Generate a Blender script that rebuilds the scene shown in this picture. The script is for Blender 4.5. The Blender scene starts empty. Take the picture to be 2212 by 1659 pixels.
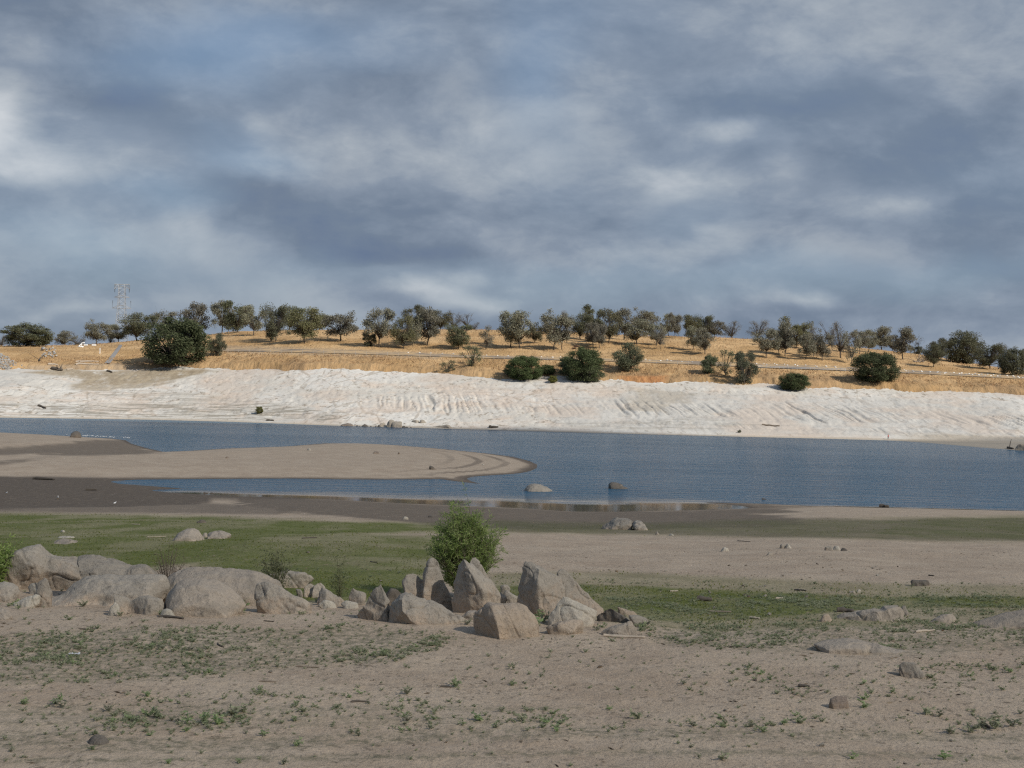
import bpy, bmesh, math, random
import numpy as np
from mathutils import Vector, Matrix
random.seed(7); RNG = np.random.default_rng(11)
sc = bpy.context.scene
COL = sc.collection
rad = math.radians
# ------------------------------------------------------------------ survey of the place
# Camera at the origin looking along +Y; F is the focal length in photo units (photo 2212 wide),
# the camera leans by ROLL so the water falls away towards +X in the picture.
F, CX, CY, ROLL = 3404.0, 1106.0, 829.5, rad(1.3)
CR, SR = math.cos(ROLL), math.sin(ROLL)
ZW = -16.5                                     # lake level
def uv(px, py):
    dx, dy = np.asarray(px, float) - CX, np.asarray(py, float) - CY
    return dx * CR + dy * SR, -dx * SR + dy * CR
def pxy(u, v):
    return CX + u * CR - v * SR, CY + u * SR + v * CR
# ------------------------------------------------------------------ noise
def _h(ix, iy, iz, s):
    n = (ix.astype(np.int64) * 374761393 + iy.astype(np.int64) * 668265263 + iz.astype(np.int64) * 1274126177 + s * 974711) & 0xffffffff
    n = ((n ^ (n >> 13)) * 1274126177) & 0xffffffff
    n = ((n ^ (n >> 16)) * 2246822519) & 0xffffffff
    return ((n ^ (n >> 15)) & 0xffffff) / float(0x7fffff) - 1.0
def vn(x, y, z=None, s=0):
    x = np.asarray(x, float); y = np.asarray(y, float); z = np.zeros_like(x) if z is None else np.asarray(z, float)
    ix, iy, iz = np.floor(x), np.floor(y), np.floor(z)
    fx, fy, fz = x - ix, y - iy, z - iz
    fx, fy, fz = [f * f * f * (f * (f * 6 - 15) + 10) for f in (fx, fy, fz)]
    r = 0
    for a in (0, 1):
        wx = fx if a else 1 - fx
        for b in (0, 1):
            wy = fy if b else 1 - fy
            for c in (0, 1):
                wz = fz if c else 1 - fz
                r = r + wx * wy * wz * _h(ix + a, iy + b, iz + c, s)
    return r
def fbm(x, y, z=None, o=4, s=0, g=0.5):
    r, a, t = 0, 1.0, 0
    for k in range(o):
        f = 2.03 ** k
        r = r + a * vn(np.asarray(x) * f + 17.3 * k, np.asarray(y) * f - 9.1 * k, None if z is None else np.asarray(z) * f + 3.7 * k, s + k)
        t += a; a *= g
    return r / t
def smooth(a, b, x):
    t = np.clip((x - a) / (b - a), 0, 1); return t * t * (3 - 2 * t)
def sdf(poly, x, y):
    """signed distance to a closed polygon, positive inside"""
    P = np.asarray(poly, float); x = np.asarray(x, float); y = np.asarray(y, float)
    d = np.full(x.shape, 1e18); ins = np.zeros(x.shape, bool)
    for (ax, ay), (bx, by) in zip(P, np.roll(P, -1, 0)):
        ex, ey = bx - ax, by - ay
        t = np.clip(((x - ax) * ex + (y - ay) * ey) / (ex * ex + ey * ey + 1e-12), 0, 1)
        d = np.minimum(d, (x - ax - t * ex) ** 2 + (y - ay - t * ey) ** 2)
        c = (ay > y) != (by > y)
        ins ^= c & (x < (bx - ax) * (y - ay) / (by - ay if by != ay else 1e-12) + ax)
    return np.where(ins, 1, -1) * np.sqrt(d)
# ------------------------------------------------------------------ mesh helpers
def mesh_np(name, V, Fq, mat=None, smoothf=True):
    V = np.asarray(V, np.float32); Fq = np.asarray(Fq, np.int32)
    m = bpy.data.meshes.new(name)
    n, k = Fq.shape
    m.vertices.add(len(V)); m.vertices.foreach_set('co', V.ravel())
    m.loops.add(n * k); m.loops.foreach_set('vertex_index', Fq.ravel())
    m.polygons.add(n); m.polygons.foreach_set('loop_start', np.arange(0, n * k, k, dtype=np.int32))
    m.polygons.foreach_set('use_smooth', np.full(n, smoothf))
    m.update(calc_edges=True); m.validate()
    if mat: m.materials.append(mat)
    return m
def obj(name, mesh, parent=None, loc=None):
    o = bpy.data.objects.new(name, mesh); COL.objects.link(o)
    if parent: o.parent = parent
    if loc is not None: o.location = loc
    return o
def tag(o, label=None, cat=None, group=None, kind=None):
    if label: o['label'] = label
    if cat: o['category'] = cat
    if group: o['group'] = group
    if kind: o['kind'] = kind
    return o
def attr(m, name, vals):
    a = m.attributes.new(name, 'FLOAT', 'POINT'); a.data.foreach_set('value', np.asarray(vals, np.float32).ravel())
def grid_faces(nr, nc):
    i = np.arange(nr * nc).reshape(nr, nc)
    return np.stack([i[:-1, :-1], i[:-1, 1:], i[1:, 1:], i[1:, :-1]], -1).reshape(-1, 4)
class Geo:
    """collects quads of one part"""
    def __init__(s): s.V = []; s.F = []; s.n = 0
    def add(s, V, Fq):
        V = np.asarray(V, float).reshape(-1, 3); s.V.append(V); s.F.append(np.asarray(Fq, int) + s.n); s.n += len(V); return s
    def tube(s, pts, r, n=6):
        P = np.asarray(pts, float); r = np.broadcast_to(np.asarray(r, float), (len(P),))
        T = np.gradient(P, axis=0); T /= np.linalg.norm(T, axis=1)[:, None] + 1e-9
        ref = np.array([0.31, 0.2, 0.93]) if abs(T[0][2]) < .9 else np.array([1., 0.1, 0])
        A = np.cross(T, ref); A /= np.linalg.norm(A, axis=1)[:, None] + 1e-9; B = np.cross(T, A)
        a = np.arange(n) * 2 * math.pi / n
        V = P[:, None] + r[:, None, None] * (np.cos(a)[None, :, None] * A[:, None] + np.sin(a)[None, :, None] * B[:, None])
        k = len(P); Fq = []
        for i in range(k - 1):
            for j in range(n):
                Fq.append((i * n + j, i * n + (j + 1) % n, (i + 1) * n + (j + 1) % n, (i + 1) * n + j))
        for b in (0, (k - 1) * n):
            for j in range(1, n - 2 + 1):
                if j + 1 < n: Fq.append((b, b + j, b + j + 1, b + j + 1))
        return s.add(V.reshape(-1, 3), Fq)
    def box(s, c, h, M=None):
        V = np.array([(x, y, z) for x in (-1, 1) for y in (-1, 1) for z in (-1, 1)], float) * np.asarray(h)
        if M is not None: V = V @ np.asarray(M).T
        return s.add(V + np.asarray(c), [(0, 1, 3, 2), (4, 6, 7, 5), (0, 4, 5, 1), (2, 3, 7, 6), (0, 2, 6, 4), (1, 5, 7, 3)])
    def leaves(s, C, size, aspect=1.0, D=None):
        """one quad (a folded rhombus seen as a leaf clump) per centre"""
        C = np.asarray(C, float); n = len(C)
        D = RNG.normal(size=(n, 3)) if D is None else np.asarray(D, float)
        D = D / (np.linalg.norm(D, axis=1)[:, None] + 1e-9)
        E = np.cross(D, RNG.normal(size=(n, 3))); E /= np.linalg.norm(E, axis=1)[:, None] + 1e-9
        L = (np.broadcast_to(size, (n,)) * (0.7 + 0.6 * RNG.random(n)))[:, None]
        V = np.stack([C - D * L * .5, C + E * L * .5 * aspect, C + D * L * .5, C - E * L * .5 * aspect], 1)
        return s.add(V.reshape(-1, 3), np.arange(4 * n).reshape(n, 4))
    def mesh(s, name, mat, sm=True):
        Fq = np.concatenate([f.reshape(-1, 4) for f in s.F])
        V = np.concatenate(s.V)
        tri = Fq[:, 2] == Fq[:, 3]
        m = bpy.data.meshes.new(name)
        k = np.where(tri, 3, 4); st = np.concatenate([[0], np.cumsum(k)[:-1]])
        flat = Fq[np.arange(4)[None, :] < k[:, None]]
        m.vertices.add(len(V)); m.vertices.foreach_set('co', V.astype(np.float32).ravel())
        m.loops.add(len(flat)); m.loops.foreach_set('vertex_index', flat.astype(np.int32))
        m.polygons.add(len(Fq)); m.polygons.foreach_set('loop_start', st.astype(np.int32))
        m.polygons.foreach_set('use_smooth', np.full(len(Fq), sm))
        m.update(calc_edges=True); m.materials.append(mat)
        return m
# ------------------------------------------------------------------ material helpers
class NT:
    def __init__(s, name):
        s.m = bpy.data.materials.new(name); s.m.use_nodes = True; s.t = s.m.node_tree; s.t.nodes.clear()
        s.out = s.n('ShaderNodeOutputMaterial')
    def n(s, typ, **kw):
        x = s.t.nodes.new(typ)
        for k, v in kw.items():
            if k == 'i':
                for a, b in v.items(): s.put(x.inputs[a], b)
            else: setattr(x, k, v)
        return x
    def put(s, inp, v):
        if isinstance(v, bpy.types.NodeSocket): s.t.links.new(v, inp)
        else: inp.default_value = v
    def math(s, op, a, b=0.0, c=None, clamp=False):
        x = s.n('ShaderNodeMath', operation=op, use_clamp=clamp); s.put(x.inputs[0], a); s.put(x.inputs[1], b)
        if c is not None: s.put(x.inputs[2], c)
        return x.outputs[0]
    def mix(s, f, a, b, mode='MIX'):
        x = s.n('ShaderNodeMix', data_type='RGBA', blend_type=mode)
        s.put(x.inputs[0], f)
        for k, v in ((6, a), (7, b)):
            s.put(x.inputs[k], v if isinstance(v, bpy.types.NodeSocket) else tuple(v) + (1,) if len(v) == 3 else v)
        return x.outputs[2]
    def noise(s, vec, scale, detail=4, rough=.55, dist=0.0):
        return s.n('ShaderNodeTexNoise', i={'Vector': vec, 'Scale': scale, 'Detail': detail, 'Roughness': rough, 'Distortion': dist}).outputs['Fac']
    def ramp(s, f, a, b, lo=0.0, hi=1.0):
        return s.n('ShaderNodeMapRange', interpolation_type='SMOOTHSTEP', i={0: f, 1: a, 2: b, 3: lo, 4: hi}).outputs[0]
    def attr(s, name): return s.n('ShaderNodeAttribute', attribute_name=name).outputs['Fac']
    def pos(s): return s.n('ShaderNodeNewGeometry').outputs['Position']
    def objc(s): return s.n('ShaderNodeTexCoord').outputs['Object']
    def gen(s): return s.n('ShaderNodeTexCoord').outputs['Generated']
    def map(s, v, scale=(1, 1, 1), rot=(0, 0, 0)):
        return s.n('ShaderNodeMapping', i={'Vector': v, 'Scale': scale, 'Rotation': rot}).outputs[0]
    def bump(s, h, st, dist=0.05, nrm=None):
        x = s.n('ShaderNodeBump', i={'Strength': st, 'Distance': dist, 'Height': h})
        if nrm is not None: s.put(x.inputs['Normal'], nrm)
        return x.outputs[0]
    def bsdf(s, col, rough=.9, nrm=None, spec=.2, **kw):
        x = s.n('ShaderNodeBsdfPrincipled'); s.put(x.inputs['Base Color'], col if isinstance(col, bpy.types.NodeSocket) else tuple(col) + (1,))
        s.put(x.inputs['Roughness'], rough); s.put(x.inputs['Specular IOR Level'], spec)
        if nrm is not None: s.put(x.inputs['Normal'], nrm)
        for k, v in kw.items(): s.put(x.inputs[k.replace('_', ' ')], v)
        s.t.links.new(x.outputs[0], s.out.inputs['Surface']); return s.m
def mat_simple(name, col, rough=.8, var=.25, scale=3.0, bump=.3, metal=0.0):
    t = NT(name); p = t.objc(); f = t.noise(p, scale, 5)
    c = t.mix(f, tuple(c * (1 - var) for c in col), tuple(min(1, c * (1 + var)) for c in col))
    return t.bsdf(c, rough, t.bump(t.noise(p, scale * 4, 4), bump, .02), Metallic=metal)
# ------------------------------------------------------------------ near land: shape
def prof(pts):
    a = np.array(pts, float); u, v = uv(a[:, 0], a[:, 1]); k = np.argsort(u); u, v = u[k], v[k]
    d = np.arange(u[0], u[-1], 4.0); e = np.interp(d, u, v); g = np.exp(-.5 * (np.arange(-24, 25) / 9.0) ** 2); g /= g.sum()
    return d, np.convolve(np.pad(e, 24, mode='edge'), g, 'valid')
# outline of the water on the near side, traced on the lake level
WATER_PX = [(-1500, 905), (-300, 926), (0, 934), (100, 939), (180, 944), (240, 947), (272, 951), (283, 958), (300, 963), (318, 968), (340, 973), (352, 976), (420, 973), (480, 969),
    (620, 964), (700, 957.5), (780, 958), (850, 961), (950, 969), (1010, 975), (1060, 980), (1110, 987), (1145, 996), (1161, 1004), (1160, 1011), (1145, 1018),
    (1120, 1023), (1060, 1027), (1020, 1030), (1008, 1034), (1022, 1041), (1050, 1046), (1030, 1045), (985, 1040), (950, 1035), (880, 1036), (780, 1036),
    (620, 1034), (450, 1035), (300, 1036), (235, 1040), (260, 1045), (330, 1050), (370, 1053), (404, 1055), (370, 1057), (320, 1059), (360, 1063), (420, 1067), (500, 1072), (560, 1073), (700, 1077.5),
    (800, 1083), (900, 1088), (1000, 1092), (1100, 1096), (1238, 1105), (1330, 1106), (1400, 1104), (1500, 1102), (1570, 1100), (1621, 1098), (1610, 1094), (1560, 1089), (1495, 1085),
    (1560, 1085.5), (1650, 1088), (1740, 1092), (1800, 1094), (1900, 1097), (2000, 1099), (2120, 1102), (2212, 1104), (2600, 1112), (3800, 1135)]
def lake_pt(px, py):
    u, v = uv(px, py); Y = -ZW * F / v; return u / F * Y, Y
_w = np.array(WATER_PX, float); _wx, _wy = lake_pt(_w[:, 0], _w[:, 1])
WATER = [(-1500, 2000)] + list(zip(_wx, _wy)) + [(1500, 2000)]
_a = [(0, 1094), (420, 1090), (560, 1080), (700, 1078), (900, 1088), (1100, 1096), (1238, 1105), (1400, 1104), (1621, 1098), (1800, 1094.5), (2000, 1099), (2212, 1104), (2600, 1112)]
NU, NV = prof(_a)
SAND_PX = [(-800, 1010), (0, 1001), (60, 995), (110, 989), (240, 985), (352, 979), (480, 971), (700, 960), (850, 963), (1000, 976), (1110, 989), (1155, 1004), (1120, 1020), (1020, 1028), (940, 1030), (800, 1029), (500, 1027), (300, 1026), (0, 1024), (-800, 1022)]
SAND2_PX = [(-800, 930), (0, 937), (130, 943), (240, 952), (150, 964), (0, 975), (-800, 985)]
def near_u(x, Y): return np.asarray(x) / Y * F
def land_z(x, Y, detail=True):
    x = np.asarray(x, float); Y = np.asarray(Y, float); x, Y = np.broadcast_arrays(x, Y)
    u = near_u(x, np.maximum(Y, 1.0))
    yn = -ZW * F / np.interp(u, NU, NV)
    t = np.clip((Y - 34) / (yn - 34), 0, 1.6)
    z1 = -5.1 + (ZW + 5.1) * t + 0.25 * np.sin(np.clip(t, 0, 1) * math.pi)
    sd = -sdf(WATER, x, Y)                         # >0 on land
    px, py = pxy(u, -ZW * F / np.maximum(Y, 1.0))
    ks = np.maximum(smooth(-6, 10, sdf(SAND_PX, px, py)), smooth(-4, 6, sdf(SAND2_PX, px, py)))
    bar = ZW + np.minimum(np.maximum(sd, 0) * 0.045, 0.18 + 0.75 * ks)
    z = np.where(sd > 0, np.maximum(np.where(t <= 1, z1, -99), bar), ZW + np.maximum(sd * 0.09, -2.5))
    z = np.where((sd > 0) & (t <= 1), np.minimum(z, ZW + 0.03 + sd * 0.12), z)
    w = smooth(0, 12, sd) * (1 - smooth(150, 260, Y))
    z = z + w * (0.16 * fbm(x / 9, Y / 9, o=3, s=3) + 0.05 * fbm(x / 1.7, Y / 2.2, o=3, s=5))
    if detail:
        n = 1 - smooth(30, 70, Y)
        z = z + n * (0.022 * fbm(x / .45, Y / .6, o=4, s=8) + 0.02 * np.maximum(0, fbm(x / 1.5, Y / .35, o=3, s=9)))
    return z
def hit_land(px, py):
    u, v = uv(px, py); Y = np.geomspace(12, 640, 5000); d = np.maximum(land_z(u / F * Y, Y, False), ZW) + v / F * Y
    k = np.argmax(d > 0) if (d > 0).any() else len(Y) - 1
    Yk = Y[k - 1] + (Y[k] - Y[k - 1]) * (-d[k - 1]) / (d[k] - d[k - 1] + 1e-12)
    return float(u / F * Yk), float(Yk)
# ------------------------------------------------------------------ far shore and hill: shape
S0_ = prof([(-1100, 888), (0, 902), (300, 906), (500, 911), (735, 920), (1000, 927), (1240, 934), (1500, 941), (1800, 948), (2000, 953), (2212, 959), (3300, 988)])
S_ = prof([(-1100, 888), (0, 902), (300, 906), (500, 911), (735, 920), (1000, 927), (1240, 934), (1500, 941), (1800, 948), (1930, 951.5), (2000, 956), (2100, 965), (2212, 974), (3300, 1000)])
B_ = prof([(-1100, 770), (0, 795), (100, 800), (250, 800), (330, 798), (450, 795), (560, 797), (700, 800), (860, 806), (1000, 811), (1100, 818), (1240, 818), (1300, 824), (1500, 828), (1650, 833), (1850, 840), (2000, 846), (2100, 850), (2212, 853), (3300, 880)])
R1_ = prof([(-1100, 752), (0, 775), (250, 770), (400, 760), (490, 760), (730, 765), (880, 770), (1000, 774), (1186, 779), (1310, 782), (1497, 789), (1634, 796), (1830, 803), (1936, 807), (2040, 812), (2212, 821), (3300, 850)])
R2_ = prof([(-1100, 748), (0, 765), (250, 758), (400, 750), (490, 752), (730, 756), (880, 762), (1000, 767), (1186, 771), (1310, 774), (1497, 780), (1634, 785), (1830, 793), (1936, 798), (2040, 803), (2212, 812), (3300, 842)])
G_ = prof([(-1100, 728), (0, 748), (120, 747), (200, 744), (290, 736), (340, 733), (420, 726), (490, 719), (560, 715), (800, 712), (1000, 712), (1150, 715), (1250, 719), (1400, 727), (1550, 728), (1700, 736), (1800, 745), (1900, 757), (2000, 768), (2100, 785), (2212, 803), (2600, 830), (3300, 842)])
def far_curves(u):
    I = lambda c: np.interp(u, c[0], c[1])
    Ys = -ZW * F / I(S_); Yb = -ZW * F / I(S0_) + 95; Y1 = Yb + 30; Y2 = Y1 + 13; Yg = Y2 + 130
    zb, z1, z2, zg = -I(B_) / F * Yb, -I(R1_) / F * Y1, -I(R2_) / F * Y2, -I(G_) / F * Yg
    return Ys, Yb, Y1, Y2, Yg, zb, z1, z2, np.maximum(zg, z2 + .5)
def far_z(u, Y, full=False):
    u = np.asarray(u, float); Y = np.asarray(Y, float); u, Y = np.broadcast_arrays(u, Y)
    Ys, Yb, Y1, Y2, Yg, zb, z1, z2, zg = far_curves(u)
    x = u / F * Y
    px, _ = pxy(u, 30.0)
    wob = 6.0 * fbm(x / 15, np.zeros_like(x), o=5, s=31, g=.58)            # the bank's edge is not a ruled line
    tb = (Y - Ys) / (Yb + wob - Ys)
    Y0 = Yb - 95; t = np.clip((Y - Y0) / (Yb - Y0), -.6, 1.25); tw = (Yb + wob - Y0) / (Yb - Y0)
    prf = lambda q: np.where(q < 0, q, 0.78 * q + 0.22 * q * q)
    bank = ZW + np.where(t > 0, np.minimum(.22, np.maximum(0, Y - Ys) * .05) + (zb - ZW) * prf(np.maximum(t, 0)), np.clip((Y - Ys) * .05, -3, .22)); zb = ZW + .22 + (zb - ZW) * prf(tw)
    # wave-cut benches and erosion rills of the bare bank
    m = smooth(.02, .12, t) * (1 - smooth(.88, 1, tb))
    slant = np.interp(px, [700, 1100, 1500, 2200], [.05, .13, .21, .25])
    w = x + slant * (Y - Y0) + 1.6 * fbm(x / 7, Y / 22, o=3, s=40)
    env = smooth(.30, .40, t + .10 * fbm(x / 30, Y / 60, o=3, s=43)) * (1 - smooth(.50, .68, t + .16 * fbm(x / 22, Y / 40, o=3, s=44)))
    env = env * smooth(720, 860, px) * (.55 + .45 * smooth(-.25, .25, fbm(x / 24, Y / 60, o=3, s=45) + .12))
    env2 = smooth(.12, .17, t) * (1 - smooth(.2, .27, t)) * smooth(1150, 1400, px) * .5 * smooth(-.1, .3, fbm(x / 15, Y / 60, s=46))
    q1 = np.abs(vn(w / 3.0, Y / 120, s=47)); q2 = np.abs(vn(w / 1.7, Y / 70, s=48))
    rill = -(.6 * (1 - np.minimum(1, q1 / .22)) + .42 * (1 - np.minimum(1, q2 / .30)))
    bank = bank + m * ((env + env2) * rill + .34 * fbm(x / 20, Y / 14, o=4, s=50) + .20 * fbm(x / 4.5, Y / 9, o=4, s=51) + .16 * np.minimum(0, fbm(x / 2.2, Y / 6, o=3, s=61)) * 2.2 + .3 * env)
    bank = bank + m * .25 * np.abs(vn(t * 13 + .6 * fbm(x / 40, t * 4, s=53), x / 120, s=52)) * 1.2
    tc = np.clip((Y - Yb - wob) / (Y1 - Yb - wob), 0, 1)
    cliff = (1.7 + 1.2 * fbm(x / 14, Y * 0, o=3, s=54)) * smooth(-.02, .16, tc) * (1 - tc)
    cut = zb + (z1 - zb) * tc + cliff + (tc > 0) * (1 - smooth(.8, 1, tc)) * (.45 * fbm(x / 4, Y / 7, o=4, s=55) + .25 * fbm(x / 1.3, Y / 4, o=2, s=59))
    tr = np.clip((Y - Y1) / (Y2 - Y1), 0, 1); road = z1 + (z2 - z1) * tr
    th = np.clip((Y - Y2) / (Yg - Y2), 0, 1)
    hill = z2 + (zg - z2) * (1 - (1 - th) ** 1.45) + smooth(0, .12, th) * (1.0 * fbm(x / 25, Y / 30, o=3, s=56) + .3 * fbm(x / 5, Y / 7, o=3, s=57)) * (1 - .6 * smooth(.7, 1, th))
    back = zg - 0.10 * (Y - Yg) + .8 * fbm(x / 25, Y / 30, o=2, s=58); back = np.maximum(back, -8 + .0 * Y)
    z = np.where(tb < 1, bank, np.where(Y < Y1, cut, np.where(Y < Y2, road, np.where(Y < Yg, hill, back))))
    if full: return z, t, tc, th, tb, env + env2, np.where(tb < 1, rill, 0)
    return z
def hit_far(px, py, dmin=0.0):
    u, v = uv(px, py); Ys = far_curves(u)[0]; Y = np.linspace(Ys - 2 + dmin, Ys + 268, 1100)
    d = far_z(np.full_like(Y, u), Y) + v / F * Y
    k = int(np.argmax(d > 0)) if (d > 0).any() else int(np.argmax(d))
    return float(u / F * Y[k]), float(Y[k])
def far_at(x, Y): return float(far_z(x / Y * F, Y))
# ------------------------------------------------------------------ near land: soil zones
def zone(px, py, polys, fe):
    r = np.zeros_like(px)
    for wgt, P in polys:
        P = np.array(P, float) * (.22, 1.0)
        r = np.maximum(r, wgt * smooth(-fe, fe, sdf(P, px * .22, py)))
    return r
GREEN = [(1.0, [(-900, 1108), (0, 1108), (300, 1112), (520, 1118), (800, 1128), (1060, 1132), (1060, 1150), (820, 1152), (640, 1158), (560, 1172), (520, 1190), (480, 1215), (300, 1235), (0, 1245), (-900, 1250)]),
    (1.0, [(470, 1195), (700, 1200), (860, 1225), (960, 1255), (960, 1300), (600, 1300), (480, 1260)]), (.92, [(440, 1150), (760, 1150), (940, 1156), (940, 1245), (700, 1240), (440, 1225)]),
    (.55, [(1060, 1126), (1400, 1132), (1620, 1124), (1760, 1122), (1900, 1120), (2212, 1112), (3000, 1112), (3000, 1178), (2212, 1171), (1800, 1163), (1400, 1156), (1060, 1150)]),
    (.75, [(1900, 1122), (2212, 1116), (3000, 1114), (3000, 1176), (2212, 1169), (1900, 1160)]),
    (1.0, [(1060, 1268), (1250, 1262), (1420, 1268), (1600, 1276), (1750, 1284), (1900, 1288), (2212, 1290), (3000, 1290), (3000, 1318), (2212, 1312), (1980, 1318), (1800, 1318), (1720, 1328), (1540, 1345), (1420, 1342), (1300, 1325), (1060, 1300)]),
    (.45, [(1060, 1240), (1350, 1236), (1700, 1252), (2212, 1268), (3000, 1270), (3000, 1345), (2212, 1340), (1800, 1352), (1500, 1365), (1380, 1350), (1060, 1320)])]
MUD = [(1.0, [(-900, 1032), (0, 1029), (250, 1032), (620, 1032), (700, 1080), (470, 1082), (420, 1092), (260, 1097), (0, 1100), (-900, 1100)]),
    (.85, [(520, 1074), (700, 1078), (900, 1088), (1100, 1096), (1250, 1104), (1420, 1104), (1621, 1098), (1700, 1098), (1720, 1106), (1640, 1110), (1760, 1122), (1720, 1140), (1400, 1146), (1060, 1144), (860, 1128), (640, 1108), (520, 1092)]),
    (.62, [(1650, 1118), (1800, 1120), (1900, 1122), (2212, 1118), (3000, 1114), (3000, 1176), (2212, 1170), (1800, 1162), (1400, 1155), (1060, 1148), (1100, 1140), (1400, 1136)]),
    (.7, [(-900, 1090), (260, 1092), (430, 1086), (620, 1096), (620, 1112), (300, 1108), (0, 1106), (-900, 1106)]), (.8, [(1480, 1084), (1650, 1088), (1760, 1094), (1640, 1100)]),
    (.75, [(-900, 975), (0, 968), (140, 958), (230, 950), (300, 955), (350, 975), (300, 980), (200, 984), (120, 984), (100, 979), (40, 983), (-900, 990)]),
    (.7, [(-900, 1003), (0, 997), (70, 992), (105, 990), (60, 998), (0, 1004), (-900, 1008)])]
DARK = [(.8, [(-900, 1385), (0, 1372), (300, 1356), (620, 1360), (760, 1350), (980, 1378), (930, 1400), (800, 1430), (600, 1450), (350, 1470), (0, 1480), (-900, 1490)]),
    (.7, [(1380, 1355), (1700, 1350), (2050, 1345), (2212, 1350), (3000, 1360), (3000, 1410), (2212, 1400), (1900, 1412), (1600, 1408), (1400, 1390)]),
    (.7, [(-900, 1590), (100, 1580), (400, 1596), (800, 1578), (1100, 1566), (1700, 1580), (2212, 1586), (3000, 1590), (3000, 1606), (2212, 1600), (1500, 1590), (900, 1600), (500, 1622), (0, 1625), (-900, 1625)]),
    (1.0, [(-900, 1592), (0, 1588), (500, 1600), (900, 1590), (1300, 1575), (1300, 1582), (900, 1598), (500, 1609), (0, 1598), (-900, 1600)]), (1.0, [(-900, 1642), (0, 1640), (700, 1628), (1500, 1622), (2212, 1632), (3000, 1636), (3000, 1645), (2212, 1641), (1500, 1631), (700, 1638), (0, 1651), (-900, 1652)]), (.9, [(1100, 1582), (1700, 1592), (2212, 1590), (3000, 1592), (3000, 1600), (2212, 1598), (1700, 1600), (1100, 1590)]), (.8, [(300, 1536), (900, 1521), (1250, 1523), (1250, 1529), (900, 1528), (300, 1545)]), (.5, [(-900, 1530), (200, 1528), (520, 1515), (700, 1540), (1200, 1545), (1250, 1560), (900, 1566), (500, 1572), (0, 1575), (-900, 1575)])]
def ground_attrs(m, x, Y, z):
    u = near_u(x, np.maximum(Y, 12)); px, py = pxy(u, -z / np.maximum(Y, 12) * F)
    w = np.clip((py - 1000) / 400, .15, 1.2)
    jx = px + 60 * fbm(x / 6, Y / 6, o=3, s=21); jy = py + w * (9 * fbm(x / 4, Y / 9, o=4, s=22))
    attr(m, 'green', zone(jx, jy, GREEN, 6.0) * (.80 + .35 * smooth(-.4, .3, fbm(x / 2.5, Y / 6, o=4, s=23))))
    mud = zone(jx, jy, MUD, 3.0)
    sd = -sdf(WATER, x, Y)
    wet = (1 - smooth(.2, 3.5 + 1.5 * fbm(x / 8, Y / 8, s=24), sd)) * (sd > -4)
    bands = smooth(.35, .8, np.sin(sd * 1.15 + 2.5 * fbm(x / 14, Y / 20, o=3, s=25))) * smooth(.0, .3, fbm(x / 9, Y / 30, o=3, s=26) + .12) * (1 - smooth(10, 45, sd)) * (Y > 240)
    attr(m, 'mud', np.maximum(mud, .75 * wet * (px < 1900) + .35 * wet))
    bands = smooth(.45, .85, np.sin(sd * 1.15 + .9 * fbm(x / 14, Y / 20, o=3, s=25))) * (1 - smooth(8, 26, sd)) * smooth(720, 1000, px) * (Y > 240) * (.5 + .5 * smooth(-.2, .2, fbm(x / 9, Y / 30, o=3, s=26)))
    attr(m, 'band', np.maximum(.8 * bands, 0))
    attr(m, 'dark', zone(jx, jy, DARK, 8.0))
def make_ground_mat():
    t = NT('soil'); p = t.pos()
    n1 = t.noise(p, .35, 6, .6); n2 = t.noise(p, 2.2, 8, .65); n3 = t.noise(p, 14, 6, .7)
    ps = t.map(p, (1, .8, 1)); n4 = t.noise(ps, 5.5, 7, .72); n5 = t.noise(ps, 1.1, 6, .7)
    c = t.mix(t.ramp(n1, .3, .7), (.39, .30, .215), (.49, .395, .29))
    c = t.mix(t.math('MULTIPLY', t.ramp(n2, .35, .75), .55), c, (.53, .43, .325))
    c = t.mix(t.math('MULTIPLY', t.ramp(n3, .5, .75), .55), c, (.21, .165, .125))
    litter = t.math('MULTIPLY', t.ramp(n4, .54, .64), t.ramp(n5, .38, .58))
    n6 = t.noise(t.map(p, (1, .6, 1)), 11, 5, .75); c = t.mix(t.math('MULTIPLY', t.math('MULTIPLY', t.ramp(n6, .54, .64), t.ramp(n2, .34, .6)), .62), c, (.15, .12, .085))
    c = t.mix(t.math('MULTIPLY', t.ramp(n6, .42, .32), .35), c, (.62, .51, .39))
    c = t.mix(t.math('MULTIPLY', litter, .75), c, (.12, .095, .065))
    dk = t.math('MULTIPLY', t.attr('dark'), t.ramp(n4, .40, .58))
    c = t.mix(t.math('MULTIPLY', dk, .8), c, (.165, .155, .10))
    mud = t.math('MULTIPLY', t.attr('mud'), t.ramp(t.noise(p, .8, 5), .2, .5, .75, 1.0))
    mc = t.mix(t.ramp(n2, .3, .7), (.106, .084, .064), (.155, .126, .097))
    c = t.mix(mud, c, mc)
    c = t.mix(t.attr('band'), c, (.16, .125, .095))
    g = t.math('MULTIPLY', t.attr('green'), t.ramp(t.math('ADD', t.math('MULTIPLY', n4, .6), t.math('MULTIPLY', n2, .4)), .32, .52, .55, 1.0))
    gc = t.mix(t.ramp(n1, .35, .65), (.128, .146, .034), (.18, .186, .066)); gc = t.mix(t.ramp(n3, .45, .7), gc, (.055, .078, .018))
    gc = t.mix(t.math('MULTIPLY', t.attr('mud'), .62), gc, (.06, .066, .03))
    c = t.mix(t.math('MULTIPLY', g, .92, clamp=True), c, gc)
    h = t.math('ADD', t.math('MULTIPLY', n4, .5), t.math('MULTIPLY', n3, .5))
    return t.bsdf(c, .95, t.bump(t.math('ADD', h, t.math('MULTIPLY', n6, .5)), 1.0, .07), .15)
GM = make_ground_mat()
Yd = np.geomspace(15, 660, 6000)
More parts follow.
